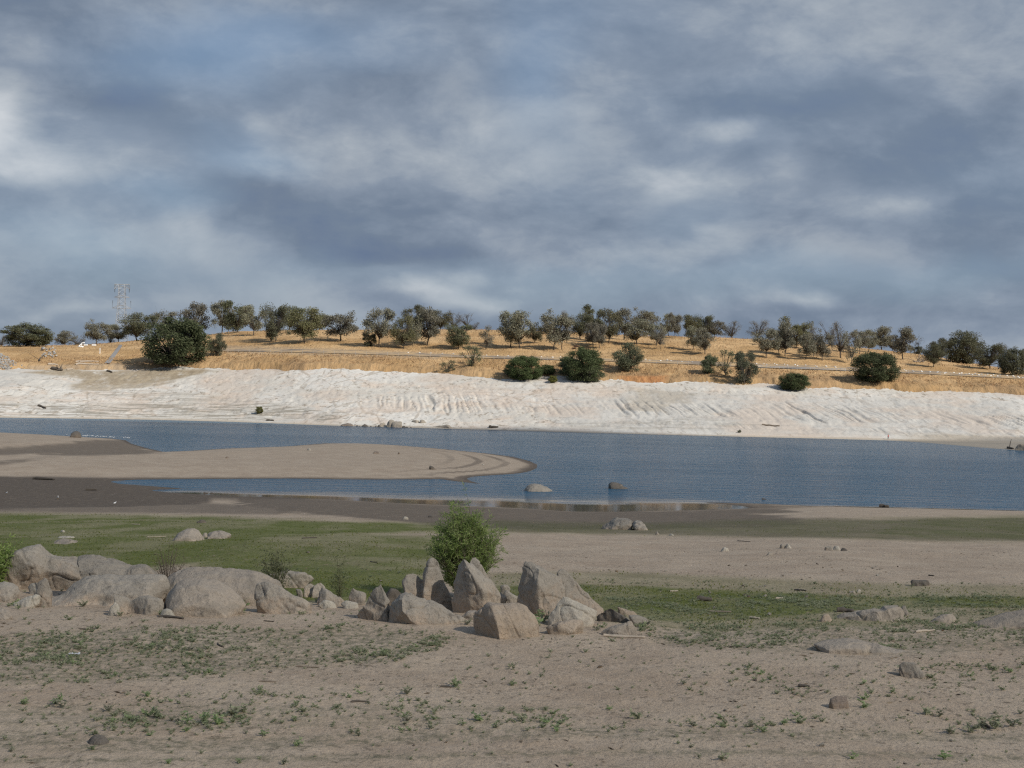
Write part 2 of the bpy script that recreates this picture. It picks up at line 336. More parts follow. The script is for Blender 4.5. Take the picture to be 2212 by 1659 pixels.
_t = np.clip((Yd - 34) / (215 - 34), 0, 1); _v = -(-5.1 + (ZW + 5.1) * _t) / Yd * F
vr = np.linspace(_v[0], _v[-1], 640)
Yr = np.interp(-vr, -_v, Yd)
Yr = np.concatenate([[-60, -25, 0, 8], Yr])
ur = np.concatenate([np.arange(-2200, -1260, 14), np.arange(-1260, 1260, 2.5), np.arange(1260, 2201, 14)])
YY, UU = np.meshgrid(Yr, ur, indexing='ij')
XX = UU / F * np.maximum(YY, 14) + np.where(YY < 14, UU * (14 - YY) * .0012, 0)
x, y = XX.ravel(), YY.ravel()
z = land_z(x, y)
Fq = grid_faces(len(Yr), len(ur))
fy, fz = y[Fq].mean(1), z[Fq].min(1)
fpx, fpy = pxy(near_u(x[Fq].mean(1), np.maximum(fy, 1)), -ZW * F / np.maximum(fy, 12))
split = np.interp(fpx, [0, 235, 404, 620, 1000, 1050, 1100], [1031, 1038, 1052, 1056, 1060, 1050, 1044])
bar = (fpy < split) & (fy > 200)
bar_keep = bar & (z[Fq].max(1) > ZW - .35)
def sub(name, keep, mat):
    f = Fq[keep]; ids, inv = np.unique(f.ravel(), return_inverse=True)
    m = mesh_np(name, np.stack([x, y, z], 1)[ids], inv.reshape(-1, 4), mat)
    ground_attrs(m, x[ids], y[ids], z[ids]); return m
tag(obj('ground', sub('ground', ~bar, GM)), 'pale sandy drawn-down lake shore with green algae patches', 'ground', kind='structure')
tag(obj('sandbar', sub('sandbar', bar_keep, GM)), 'low pale sandbar tapering to a point in the lake', 'sandbar', kind='structure')
# ------------------------------------------------------------------ water
def make_water():
    t = NT('lake_water'); p = t.pos()
    calm = t.attr('calm')
    w1 = t.noise(t.map(p, (.55, 1.0, 1), (0, 0, .25)), 1.1, 5, .62); w2 = t.noise(t.map(p, (.7, 1, 1), (0, 0, -.3)), 4.0, 3, .6)
    gust = t.noise(t.map(p, (.35, 1, 1)), .03, 4, .6)
    w3 = t.noise(t.map(p, (.28, 1.0, 1), (0, 0, .12)), .30, 4, .6); h = t.math('ADD', t.math('ADD', w1, t.math('MULTIPLY', w3, 4.0)), t.math('MULTIPLY', w2, .3))
    st = t.math('MULTIPLY', t.math('SUBTRACT', 1.0, calm), t.ramp(gust, .3, .7, .8, 1.0))
    nb = t.bump(h, t.math('MULTIPLY', st, 1.0), t.math('MULTIPLY', st, .8))
    col = t.mix(t.ramp(w1, .3, .7), (.015, .078, .145), (.03, .118, .19))
    col = t.mix(calm, col, (.10, .085, .065))
    return t.bsdf(col, t.math('ADD', .06, t.math('MULTIPLY', st, .16)), nb, .5, IOR=1.33)
wv = np.linspace(60, 300, 260); wY = -ZW * F / wv
wu = np.arange(-2600, 2601, 20)
wYY, wUU = np.meshgrid(wY, wu, indexing='ij'); wX = (wUU / F * wYY).ravel(); wYf = wYY.ravel()
wm = mesh_np('water', np.stack([wX, wYf, np.full_like(wX, ZW)], 1), grid_faces(len(wY), len(wu)), make_water())
wpx, wpy = pxy(near_u(wX, wYf), -ZW * F / wYf)
near_edge = np.interp(wpx, [420, 700, 900, 1100, 1250, 1500, 1620, 1800, 2212], [1068, 1077, 1088, 1096, 1105, 1103, 1098, 1094, 1104])
wid = np.interp(wpx, [300, 600, 900, 1200, 1500, 1650, 1800], [6, 12, 20, 32, 28, 7, 2])
attr(wm, 'calm', 1 - smooth(.35, 1.25, (near_edge - wpy) / wid + .25 * fbm(wX / 30, wYf / 8, o=2, s=61)))
tag(obj('water', wm), 'wind-rippled blue lake water', 'lake', kind='structure')
# ------------------------------------------------------------------ far shore: bare bank and grass hill
def make_bank_mat():
    t = NT('bare_bank'); p = t.pos()
    n1 = t.noise(t.map(p, (.6, 1, 1)), .028, 6, .6); n2 = t.noise(t.map(p, (1, .4, 1)), .22, 8, .72); n3 = t.noise(t.map(p, (.55, .2, 1.2)), .8, 7, .74)
    n4 = t.noise(t.map(p, (.06, .3, 1.5)), .9, 7, .74); n5 = t.noise(p, .09, 5, .6)
    c = t.mix(t.ramp(n1, .38, .62), (.525, .495, .438), (.60, .575, .522))
    c = t.mix(t.math('MULTIPLY', t.ramp(n5, .5, .66), .6), c, (.55, .45, .36))
    c = t.mix(t.math('MULTIPLY', t.ramp(n2, .54, .74), .45), c, (.43, .385, .32))
    c = t.mix(t.math('MULTIPLY', t.math('MULTIPLY', t.ramp(n3, .54, .62), t.ramp(n5, .34, .52)), .8), c, (.22, .185, .14))
    ck = t.n('ShaderNodeTexVoronoi', feature='DISTANCE_TO_EDGE', i={'Vector': t.map(p, (1, .3, 1)), 'Scale': .09}).outputs['Distance']
    c = t.mix(t.math('MULTIPLY', t.math('MULTIPLY', t.ramp(t.math('ADD', ck, t.math('MULTIPLY', t.math('SUBTRACT', n2, .5), .25)), .035, .0), t.ramp(n1, .4, .6)), .55), c, (.30, .25, .19))
    c = t.mix(t.math('MULTIPLY', t.attr('grey'), t.ramp(n2, .2, .6, .45, .9)), c, (.44, .425, .39))
    c = t.mix(t.math('MULTIPLY', t.ramp(t.noise(t.map(p, (.5, .5, 1)), .05, 4, .6), .48, .60), .5), c, (.50, .41, .33))
    c = t.mix(t.math('MULTIPLY', t.attr('rill'), .55), c, (.36, .32, .26))
    pe = t.math('MULTIPLY', t.attr('pebbly'), t.ramp(n4, .44, .58))
    c = t.mix(t.math('MULTIPLY', pe, .8), c, (.24, .215, .17))
    b = t.math('MULTIPLY', t.attr('brown'), t.ramp(n2, .28, .5))
    bc = t.mix(t.ramp(n3, .4, .65), (.27, .215, .145), (.37, .31, .22))
    c = t.mix(t.math('MULTIPLY', b, .92), c, bc)
    c = t.mix(t.attr('wet'), c, (.40, .345, .27))
    return t.bsdf(c, .95, t.bump(t.math('ADD', n2, n3), .4, .5), .1)
def make_hill_mat():
    t = NT('dry_hill'); p = t.pos()
    n1 = t.noise(p, .035, 6, .62); n2 = t.noise(t.map(p, (1, .3, .5)), .45, 7, .72); n3 = t.noise(t.map(p, (1.4, .25, .3)), .8, 5, .72)
    c = t.mix(t.ramp(n1, .35, .65), (.41, .26, .12), (.57, .385, .20))
    c = t.mix(t.math('MULTIPLY', t.ramp(n2, .44, .68), .6), c, (.30, .175, .08))
    c = t.mix(t.math('MULTIPLY', t.ramp(t.noise(t.map(p, (.4, 1, .8)), .10, 5, .65), .52, .68), .6), c, (.27, .175, .095))
    c = t.mix(t.math('MULTIPLY', t.ramp(n3, .5, .7), .4), c, (.60, .42, .23))
    ct = t.math('MULTIPLY', t.attr('cut'), t.ramp(n3, .3, .55, .5, 1.0))
    cc = t.mix(t.ramp(n2, .35, .65), (.19, .12, .065), (.38, .25, .135))
    c = t.mix(t.math('MULTIPLY', ct, .8), c, cc)
    c = t.mix(t.attr('scar'), c, t.mix(t.ramp(n2, .4, .6), (.50, .26, .11), (.38, .17, .07)))
    c = t.mix(t.math('MULTIPLY', t.attr('tan'), t.ramp(n2, .25, .55)), c, (.36, .29, .21))
    return t.bsdf(c, .95, t.bump(t.math('ADD', n2, n3), .8, .7), .1)
fu = np.concatenate([np.arange(-3400, -1250, 25), np.arange(-1250, 1250, 2.2), np.arange(1250, 3401, 25)])
cv = far_curves(fu)
Ys, Yb, Y1, Y2, Yg = [c[None] for c in cv[:5]]
L = lambda a, b, n: a + (b - a) * np.linspace(0, 1, n)[:, None]
rows_bank = np.concatenate([L(Ys - 25, Ys, 10)[:-1], L(Ys, Yb, 170)])
rows_hill = np.concatenate([L(Yb, Y1, 56)[:-1], L(Y1, Y2, 9)[:-1], L(Y2, Yg, 90)[:-1], L(Yg, Yg + 120, 12)[:-1], Yg + np.array([150, 250, 500, 1000, 2500, 6000])[:, None]])
def far_mesh(name, rows, mat):
    U = np.broadcast_to(fu, rows.shape).copy(); zz, t, tc, th, tb, en, ri = far_z(U, rows, True)
    xx = U / F * rows
    m = mesh_np(name, np.stack([xx.ravel(), rows.ravel(), zz.ravel()], 1), grid_faces(*rows.shape), mat)
    px, py = pxy(U, -zz / rows * F)
    return m, px, py, xx, rows, t, tc, th, en, ri
# rows between bank and hill follow the wobbling edge
wobr = 6.0 * fbm(fu[None] / F * Yb / 15, np.zeros_like(Yb), o=5, s=31, g=.58)
rb = rows_bank + wobr * np.clip((rows_bank - Ys) / (Yb - Ys), 0, 1)
rh = np.where(rows_hill < Y1, Yb + wobr + (rows_hill - Yb) * (Y1 - Yb - wobr) / (Y1 - Yb), rows_hill)
rb[-1] += .02
m, px, py, xx, yy, t, tc, th, en, ri = far_mesh('far_bank', rb, make_bank_mat())
j = 9 * fbm(xx / 12, yy / 20, o=3, s=71)
attr(m, 'brown', zone(px + 4 * j, py + j * .5, [(1.0, [(100, 797), (250, 800), (450, 797), (470, 803), (440, 810), (330, 822), (250, 832), (170, 835), (185, 820), (130, 812), (60, 806)]), (.8, [(160, 830), (260, 826), (360, 820), (300, 838), (240, 845), (170, 842)]), (.45, [(1360, 836), (1500, 850), (1440, 890), (1340, 885)])], 3))
attr(m, 'grey', zone(px + 3 * j, py + j * .4, [(1.0, [(-1200, 750), (0, 770), (60, 790), (120, 803), (90, 814), (0, 835), (-1200, 830)]), (.7, [(1200, 858), (1450, 846), (2212, 868), (2212, 945), (1200, 930)])], 8))
attr(m, 'pebbly', zone(px + 4 * j, py + j * .3, [(1.0, [(-1200, 874), (200, 872), (560, 868), (760, 893), (740, 912), (500, 906), (200, 900), (-1200, 886)]), (.7, [(160, 836), (420, 850), (560, 868), (300, 866), (180, 852)]), (.5, [(1200, 915), (1500, 900), (1650, 918), (1500, 930), (1250, 928)])], 4))
attr(m, 'wet', .8 * (1 - smooth(.012, .035, t + .012 * fbm(xx / 20, yy / 9, s=73))) + .8 * smooth(1900, 2040, px) * (1 - smooth(.10, .20, t)))
attr(m, 'rill', np.clip(-ri / 2.0 * np.clip(en, 0, 1), 0, 1))
tag(obj('far_bank', m), 'bare white bleached bank of the far shore', 'bank', kind='structure')
m, px, py, xx, yy, t, tc, th, en, ri = far_mesh('hill', rh, make_hill_mat())
attr(m, 'cut', (1 - smooth(.30, .8, tc + .35 * fbm(xx / 11, yy / 12, o=3, s=74))) * (tc < .999) * (.35 + .65 * smooth(-.2, .2, fbm(xx / 30, yy * 0, o=3, s=75))))
attr(m, 'scar', zone(px + 10 * fbm(xx / 4, yy / 4, s=76), py, [(.9, [(1340, 812), (1440, 812), (1425, 832), (1350, 828)]), (.35, [(1680, 838), (1790, 838), (1790, 850), (1680, 848)])], 3))
attr(m, 'tan', zone(px, py, [(.6, [(60, 790), (250, 785), (330, 795), (330, 802), (60, 802)]), (.5, [(480, 745), (700, 752), (980, 764), (940, 775), (480, 762)])], 3))
tag(obj('hill', m), 'golden dry-grass hill beyond the lake', 'hill', kind='structure')
# ------------------------------------------------------------------ lane and gravel track on the hill
def drape(name, us, Ya, Yb_, mat, n=4, lift=.22):
    V = []
    for u, a, b in zip(us, Ya, Yb_):
        for k in range(n + 1):
            Yk = a + (b - a) * k / n; V.append((u / F * Yk, Yk, float(far_z(u, Yk)) + lift))
    return mesh_np(name, V, grid_faces(len(us), n + 1), mat)
def mat_lane():
    t = NT('lane_gravel'); p = t.pos(); n = t.noise(t.map(p, (.3, 1, 1)), .35, 6, .7); k = t.noise(p, .05, 4, .6)
    c = t.mix(t.ramp(n, .35, .65), (.175, .15, .13), (.25, .21, .17)); c = t.mix(t.math('MULTIPLY', t.ramp(n, .40, .55), t.ramp(k, .30, .52)), c, (.47, .33, .18))
    return t.bsdf(c, .95, t.bump(n, .5, .2), .05)
us = np.arange(uv(440, 755)[0], 1500, 6.0); c = far_curves(us)
tag(obj('road', drape('road', us, c[2] + 1.5, c[3] - 1.0, mat_lane())), 'grey gravel lane crossing the hill behind the wire fence', 'road', kind='structure')
tp = np.array([(232, 786), (237, 780), (243, 772), (248, 765), (254, 757), (259, 750), (261, 746)], float)
V = []
for i, (a, b) in enumerate(tp):
    w = np.interp(i, [0, 6], [7, 4])
    for s in (-1, -.3, .3, 1):
        X, Yh = hit_far(a + s * w * .9, b); V.append((X, Yh - .15, far_at(X, Yh) + .28))
tag(obj('path', mesh_np('path', V, grid_faces(len(tp), 4), mat_simple('track_gravel', (.25, .24, .23), .95, .3, .6))), 'pale grey gravel track climbing the hill beside the big dark tree', 'path', kind='structure')
# ------------------------------------------------------------------ camera, sun, sky, cloud
cam = bpy.data.cameras.new('camera'); cam.sensor_width = 36; cam.lens = 36 * F / 2212; cam.clip_end = 12000; cam.clip_start = .5
co = bpy.data.objects.new('camera', cam); COL.objects.link(co)
co.matrix_world = Matrix.Rotation(rad(90), 4, 'X') @ Matrix.Rotation(ROLL, 4, 'Z')
sc.camera = co
SUN_EL, SUN_AZ = rad(36), rad(128)
SD = Vector((math.sin(SUN_AZ) * math.cos(SUN_EL), math.cos(SUN_AZ) * math.cos(SUN_EL), math.sin(SUN_EL)))
sl = bpy.data.lights.new('sun', 'SUN'); sl.energy = 4.7; sl.angle = rad(.53); sl.color = (1.0, .94, .85)
so = bpy.data.objects.new('sun', sl); COL.objects.link(so); so.rotation_euler = SD.to_track_quat('Z', 'Y').to_euler()
W = bpy.data.worlds.new('World'); sc.world = W; W.use_nodes = True
class WT(NT):
    def __init__(s): s.t = W.node_tree; s.t.nodes.clear()
w = WT()
g = w.n('ShaderNodeTexCoord').outputs['Generated']
sky = w.n('ShaderNodeTexSky', sky_type='NISHITA'); sky.sun_disc = False; sky.sun_elevation = SUN_EL; sky.sun_rotation = SUN_AZ; sky.altitude = 200; sky.dust_density = 1.0
sep = w.n('ShaderNodeSeparateXYZ', i={0: g}); X, Yc, Z = sep.outputs
az = w.math('ARCTAN2', X, Yc); el = w.math('ARCSINE', Z)
zc = w.math('ADD', w.math('MAXIMUM', Z, 0.0), .06)
pl = w.n('ShaderNodeCombineXYZ', i={0: w.math('DIVIDE', X, zc), 1: w.math('DIVIDE', Yc, zc), 2: 0.0}).outputs[0]
ae = w.n('ShaderNodeCombineXYZ', i={0: az, 1: w.math('MULTIPLY', el, 1.9), 2: 0.0}).outputs[0]
na = w.noise(pl, .42, 5, .52, .25); nb = w.noise(ae, 15.0, 7, .6, .35); nc = w.noise(ae, 9.0, 6, .55, .3)
aew2 = w.n('ShaderNodeVectorMath', operation='ADD', i={0: ae, 1: w.n('ShaderNodeVectorMath', operation='SCALE', i={0: w.n('ShaderNodeVectorMath', operation='SUBTRACT', i={0: w.n('ShaderNodeTexNoise', i={'Vector': ae, 'Scale': 6.0, 'Detail': 6.0}).outputs['Color'], 1: (.5, .5, .5)}).outputs[0], 3: .06}).outputs[0]}).outputs[0]
def puff(d):
    q = w.n('ShaderNodeVectorMath', operation='ADD', i={0: aew2, 1: d}).outputs[0]
    return w.math('ADD', w.noise(q, 5.0, 10, .58, .1), w.math('MULTIPLY', w.noise(q, 15.0, 9, .62, .05), .36))
pf = puff((0, 0, 0)); em = w.math('SUBTRACT', pf, puff((.008, .034, 0)))
nd = w.noise(ae, 3.2, 3, .5)
wa = w.n('ShaderNodeTexNoise', i={'Vector': ae, 'Scale': 8.0, 'Detail': 3.0}).outputs['Color']
off = w.n('ShaderNodeVectorMath', operation='SUBTRACT', i={0: wa, 1: (.5, .5, .5)}).outputs[0]
off = w.n('ShaderNodeVectorMath', operation='SCALE', i={0: off, 3: .07}).outputs[0]
aew = w.n('ShaderNodeVectorMath', operation='ADD', i={0: w.n('ShaderNodeCombineXYZ', i={0: az, 1: el, 2: 0.0}).outputs[0], 1: off}).outputs[0]
def lumps(L):
    """cloud masses of that day: bearing/elevation, extent, strength"""
    acc = None
    for px, py, rx, ry, a in L:
        u, v = uv(px, py); A, E = math.atan(u / F), math.atan(-v / F)
        d = w.n('ShaderNodeVectorMath', operation='SUBTRACT', i={0: aew, 1: (A, E, 0)}).outputs[0]
        d = w.n('ShaderNodeVectorMath', operation='MULTIPLY', i={0: d, 1: (F / rx / 1.5, F / ry / 1.5, 0)}).outputs[0]
        l = w.n('ShaderNodeVectorMath', operation='LENGTH', i={0: d}).outputs['Value']
        s = w.ramp(l, 0.0, 1.0, a, 0.0)
        acc = s if acc is None else w.math('ADD', acc, s)
    return acc
BRI = [(-10, 250, 85, 80, 1.15), (20, 330, 150, 90, .55), (200, 350, 180, 70, .30), (90, 400, 120, 70, .3), (250, 205, 130, 50, -.5), (60, 30, 140, 60, -.45), (590, 262, 60, 28, .35), (840, 300, 330, 80, .30), (1060, 390, 220, 70, .34),
    (620, 480, 300, 90, -.55), (830, 560, 260, 40, -.4), (410, 500, 50, 50, .42), (470, 560, 90, 30, .22), (40, 450, 140, 60, -.35), (1270, 240, 150, 45, .25), (1570, 278, 90, 30, .5), (1430, 388, 110, 34, .55), (1715, 325, 50, 60, .40), (1620, 380, 300, 60, .22),
    (1800, 100, 380, 90, .25), (2080, 170, 240, 90, .22), (1640, 205, 260, 45, -.35), (1350, 455, 380, 45, -.25), (1480, 525, 110, 40, .42), (1300, 570, 260, 40, .16), (2030, 330, 260, 60, -.25), (2140, 480, 300, 60, -.25), (2000, 620, 350, 60, -.35),
    (980, 648, 150, 28, .95), (1720, 662, 80, 22, .8), (110, 668, 130, 18, .28), (330, 590, 360, 30, -.18), (280, 110, 230, 40, -.18), (1000, 110, 220, 90, -.15), (560, 350, 80, 40, .2), (2190, 330, 60, 60, .3), (1900, 420, 120, 40, .2), (250, 545, 170, 50, .18), (80, 100, 90, 30, .4)]
BLU = [(420, 120, 300, 90, .6), (540, 330, 150, 60, .5), (1150, 150, 120, 160, .5), (650, 60, 300, 60, .4), (1250, 625, 900, 40, .35), (1700, 600, 500, 60, .35), (1480, 470, 120, 60, .2), (2050, 600, 300, 40, .4), (380, 430, 120, 60, .4), (150, 560, 220, 60, .3), (1180, 660, 300, 40, .3)]
bri = w.math('ADD', w.math('MULTIPLY', lumps(BRI), 1.2), w.math('ADD', w.math('MULTIPLY', w.math('SUBTRACT', na, .5), .55), w.math('ADD', w.math('MULTIPLY', em, 1.5), w.math('MULTIPLY', w.math('SUBTRACT', w.ramp(pf, .54, .80), .45), .50))))
cr = w.n('ShaderNodeValToRGB'); w.put(cr.inputs[0], w.math('MULTIPLY_ADD', bri, .42, .42))
e = cr.color_ramp.elements; K = 10.0
stops = [(0.0, (.135, .185, .285)), (.25, (.174, .224, .303)), (.45, (.245, .298, .378)), (.65, (.36, .408, .468)), (1.0, (.62, .645, .67))]
while len(e) < len(stops): e.new(.5)
for k, (pp, cc) in zip(e, stops): k.position = pp; k.color = cc + (1,)
cl = w.n('ShaderNodeVectorMath', operation='SCALE', i={0: cr.outputs[0], 3: K}).outputs[0]
blue = w.math('ADD', lumps(BLU), w.math('MULTIPLY', w.math('SUBTRACT', nd, .45), 1.3), clamp=True)
blue = w.math('ADD', w.math('MULTIPLY', blue, .6), w.ramp(el, .26, .7, 0, .55), clamp=True)
colr = w.mix(blue, cl, w.mix(.45, sky.outputs[0], (1.75, 3.1, 5.4)))
colr = w.mix(w.ramp(el, -.12, -.02), (1.6, 1.5, 1.35), colr)
bg = w.n('ShaderNodeBackground', i={0: colr, 1: .1}); wo = w.n('ShaderNodeOutputWorld'); w.t.links.new(bg.outputs[0], wo.inputs[0])
W.cycles.sampling_method = 'MANUAL'; W.cycles.sample_map_resolution = 512
# the bank of cloud standing between the sun and this shore
bm = bmesh.new(); bmesh.ops.create_icosphere(bm, subdivisions=5, radius=1.0)
P = np.array([v.co[:] for v in bm.verts])
sh = np.sign(P) * np.abs(P) ** .62
cxy = np.stack([sh[:, 0] * 520, sh[:, 1] * 345, np.where(P[:, 2] > 0, P[:, 2] * 90, P[:, 2] * 26)], 1)
nn = fbm(cxy[:, 0] / 130, cxy[:, 1] / 130, cxy[:, 2] / 130, o=4, s=81)
cxy *= (1 + .05 * nn)[:, None]; cxy[:, 2] += 30 * nn * (P[:, 2] > -.2)
for v, c_ in zip(bm.verts, cxy): v.co = c_
m = bpy.data.meshes.new('cloud'); bm.to_mesh(m); bm.free()
for p_ in m.polygons: p_.use_smooth = True
t = NT('cloud_vapour')
tr = t.n('ShaderNodeBsdfTransparent'); tl = t.n('ShaderNodeBsdfTranslucent', i={0: (.9, .9, .92, 1)}); df = t.n('ShaderNodeBsdfDiffuse', i={0: (.9, .9, .92, 1)})
m1 = t.n('ShaderNodeMixShader', i={0: .5, 1: tl.outputs[0], 2: df.outputs[0]}); m2 = t.n('ShaderNodeMixShader', i={0: .27, 1: tr.outputs[0], 2: m1.outputs[0]})
t.t.links.new(m2.outputs[0], t.out.inputs['Surface']); m.materials.append(t.m)
ch = 560.0; off = SD * (ch / SD.z)
tag(obj('cloud', m, loc=(off.x, off.y + 195, ch - 10)), 'grey cloud bank high above the sandy shore', 'cloud', kind='structure')
sc.view_settings.view_transform = 'Standard'; sc.view_settings.look = 'None'; sc.view_settings.exposure = 0; sc.view_settings.gamma = 1
sc.cycles.use_denoising = False; sc.cycles.filter_width = 1.25
sc.cycles.sample_clamp_indirect = 3.0; sc.cycles.max_bounces = 6; sc.cycles.transparent_max_bounces = 6; sc.cycles.caustics_reflective = False; sc.cycles.caustics_refractive = False
# ------------------------------------------------------------------ rocks
def make_rock_mat(name, grey, tan, dark=.6, speck=.5):
    t = NT(name); p = t.objc(); gz = t.n('ShaderNodeSeparateXYZ', i={0: t.gen()}).outputs[2]
    rnd = t.n('ShaderNodeObjectInfo').outputs['Random']
    n1 = t.noise(p, 2.2, 6, .65); n2 = t.noise(p, 9, 6, .7); n3 = t.noise(p, 26, 4, .8); n4 = t.noise(t.map(p, (1, 1, .45)), 5, 7, .72)
    f = t.ramp(t.math('ADD', gz, t.math('MULTIPLY', t.math('SUBTRACT', n1, .5), 1.3)), .15, .75)
    c = t.mix(f, tan, grey)
    c = t.mix(t.math('MULTIPLY', t.ramp(n2, .38, .68), .45), c, tuple(k * 1.28 for k in grey))
    c = t.mix(t.math('MULTIPLY', t.math('MULTIPLY', t.ramp(n4, .53, .66), t.ramp(n1, .38, .6)), dark), c, (.075, .068, .06))
    nl = t.noise(p, 1.1, 5, .6, .4); c = t.mix(t.math('MULTIPLY', t.ramp(nl, .54, .60), .38), c, (.17, .155, .13)); c = t.mix(t.math('MULTIPLY', t.ramp(nl, .42, .36), .3), c, (.42, .38, .31))
    c = t.mix(t.math('MULTIPLY', t.ramp(n3, .54, .66), speck * 1.3), c, (.10, .09, .08))
    c = t.mix(t.math('MULTIPLY', t.ramp(n3, .44, .30), speck * .55), c, (.55, .50, .43))
    hs = t.n('ShaderNodeHueSaturation', i={'Hue': .5, 'Saturation': 1.0, 'Value': t.math('MULTIPLY_ADD', rnd, .26, .87), 'Fac': 1.0, 'Color': c}).outputs[0]
    h = t.math('ADD', t.math('MULTIPLY', n2, .6), t.math('ADD', t.math('MULTIPLY', n4, .7), t.math('MULTIPLY', n3, .3)))
    return t.bsdf(hs, .9, t.bump(h, 1.0, .06), .2)
RM = {'granite': make_rock_mat('granite', (.295, .262, .215), (.39, .305, .225)),
      'pale': make_rock_mat('pale_granite', (.40, .365, .30), (.44, .375, .295), .25, .4),
      'tan': make_rock_mat('tan_granite', (.355, .288, .218), (.405, .308, .215), .4, .45),
      'dark': make_rock_mat('dark_granite', (.135, .118, .098), (.20, .155, .115), .5, .4),
      'brown': make_rock_mat('brown_rock', (.22, .18, .15), (.32, .20, .09), .4, .4),
      'pink': make_rock_mat('pink_granite', (.33, .283, .228), (.385, .315, .24), .45, .4)}
def hull_mesh(hulls):
    bm = bmesh.new()
    for H in hulls:
        vs = [bm.verts.new(p) for p in H]
        r = bmesh.ops.convex_hull(bm, input=vs)
        bmesh.ops.delete(bm, geom=[g for g in set(r['geom_interior']) | set(r['geom_unused']) if isinstance(g, bmesh.types.BMVert) and g.is_valid], context='VERTS')
    bmesh.ops.recalc_face_normals(bm, faces=bm.faces)
    m = bpy.data.meshes.new('rock'); bm.to_mesh(m); bm.free(); return m
def rough_rock(m, size, vox, amp, sm, seed, mat, facet=.5):
    o = bpy.data.objects.new('tmp', m); COL.objects.link(o)
    md = o.modifiers.new('r', 'REMESH'); md.mode = 'VOXEL'; md.voxel_size = vox
    dg = bpy.context.evaluated_depsgraph_get(); r = bpy.data.meshes.new_from_object(o.evaluated_get(dg))
    bpy.data.objects.remove(o); bpy.data.meshes.remove(m)
    n = len(r.vertices); V = np.zeros(n * 3); r.vertices.foreach_get('co', V); V = V.reshape(-1, 3)
    E = np.zeros(len(r.edges) * 2, int); r.edges.foreach_get('vertices', E); E = E.reshape(-1, 2)
    deg = np.bincount(E.ravel(), minlength=n)[:, None] + 1e-9
    for _ in range(max(1, int(sm * .5))):
        S = np.zeros_like(V)
        for k in range(3):
            S[:, k] = np.bincount(E[:, 0], V[E[:, 1], k], n) + np.bincount(E[:, 1], V[E[:, 0], k], n)
        V = .35 * V + .65 * S / deg
    r.vertices.foreach_set('co', V.astype(np.float32).ravel()); r.update()
    N = np.zeros(n * 3); r.vertex_normals.foreach_get('vector', N); N = N.reshape(-1, 3)
    q = V / size; s = seed
    d = 1.0 * fbm(q[:, 0] * 2.6, q[:, 1] * 2.6, q[:, 2] * 2.6, o=3, s=s)
    d += facet * -np.abs(vn(q[:, 0] * 5 + q[:, 2] * 2, q[:, 1] * 5, q[:, 2] * 3.4, s=s + 9))
    q5 = fbm(V[:, 0] * 5, V[:, 1] * 5, V[:, 2] * 5, o=5, s=s + 5, g=.6); q6 = np.abs(vn(V[:, 0] * 2.3 + V[:, 2], V[:, 1] * 2.3, V[:, 2] * 1.4, s=s + 7))
    big = min(1, size * 1.6) * max(1, min(6, vox * 45)); d = d * amp * size + (.022 * q5 - (.03 if facet > .25 else .012) * (1 - np.minimum(1, q6 / .07))) * big
    V = V + N * d[:, None]
    r.vertices.foreach_set('co', V.astype(np.float32).ravel())
    r.polygons.foreach_set('use_smooth', np.ones(len(r.polygons), bool)); r.update()
    r.materials.clear(); r.materials.append(mat); return r
CROP = {'z': (0, 0, 1, 1), 'C1': (0, 1132.5, .176, .176), 'C2': (336.2, 1132.5, .2, .2), 'C3': (743.2, 1185.6, .168, .168), 'C4': (1061.8, 1185.6, .168, .168), 'Q': (1415.7, 1106, .36, .36),
        'M': (1238.7, 920.2, .44, .44), 'A': (0, 902.5, .28, .28), 'B': (619.4, 920.2, .32, .32), 'L': (0, 1106, .32, .32), 'W1': (0, 575.1, .256, .256), 'W2': (548.6, 575.1, .256, .256), 'W4': (1645.7, 575.1, .256, .256),
        't1': (0, 601.7, .168, .168), 't2': (336.2, 610.5, .208, .208), 't3': (760.9, 610.5, .208, .208), 't4': (1185.6, 610.5, .208, .208), 't5': (1592.6, 637.0, .208, .208), 't6': (1858, 672.4, .16, .16)}
def cv_(crop, p): a, b, sx, sy = CROP[crop]; return a + sx * p[0], b + sy * p[1]
ROCKN = [0]
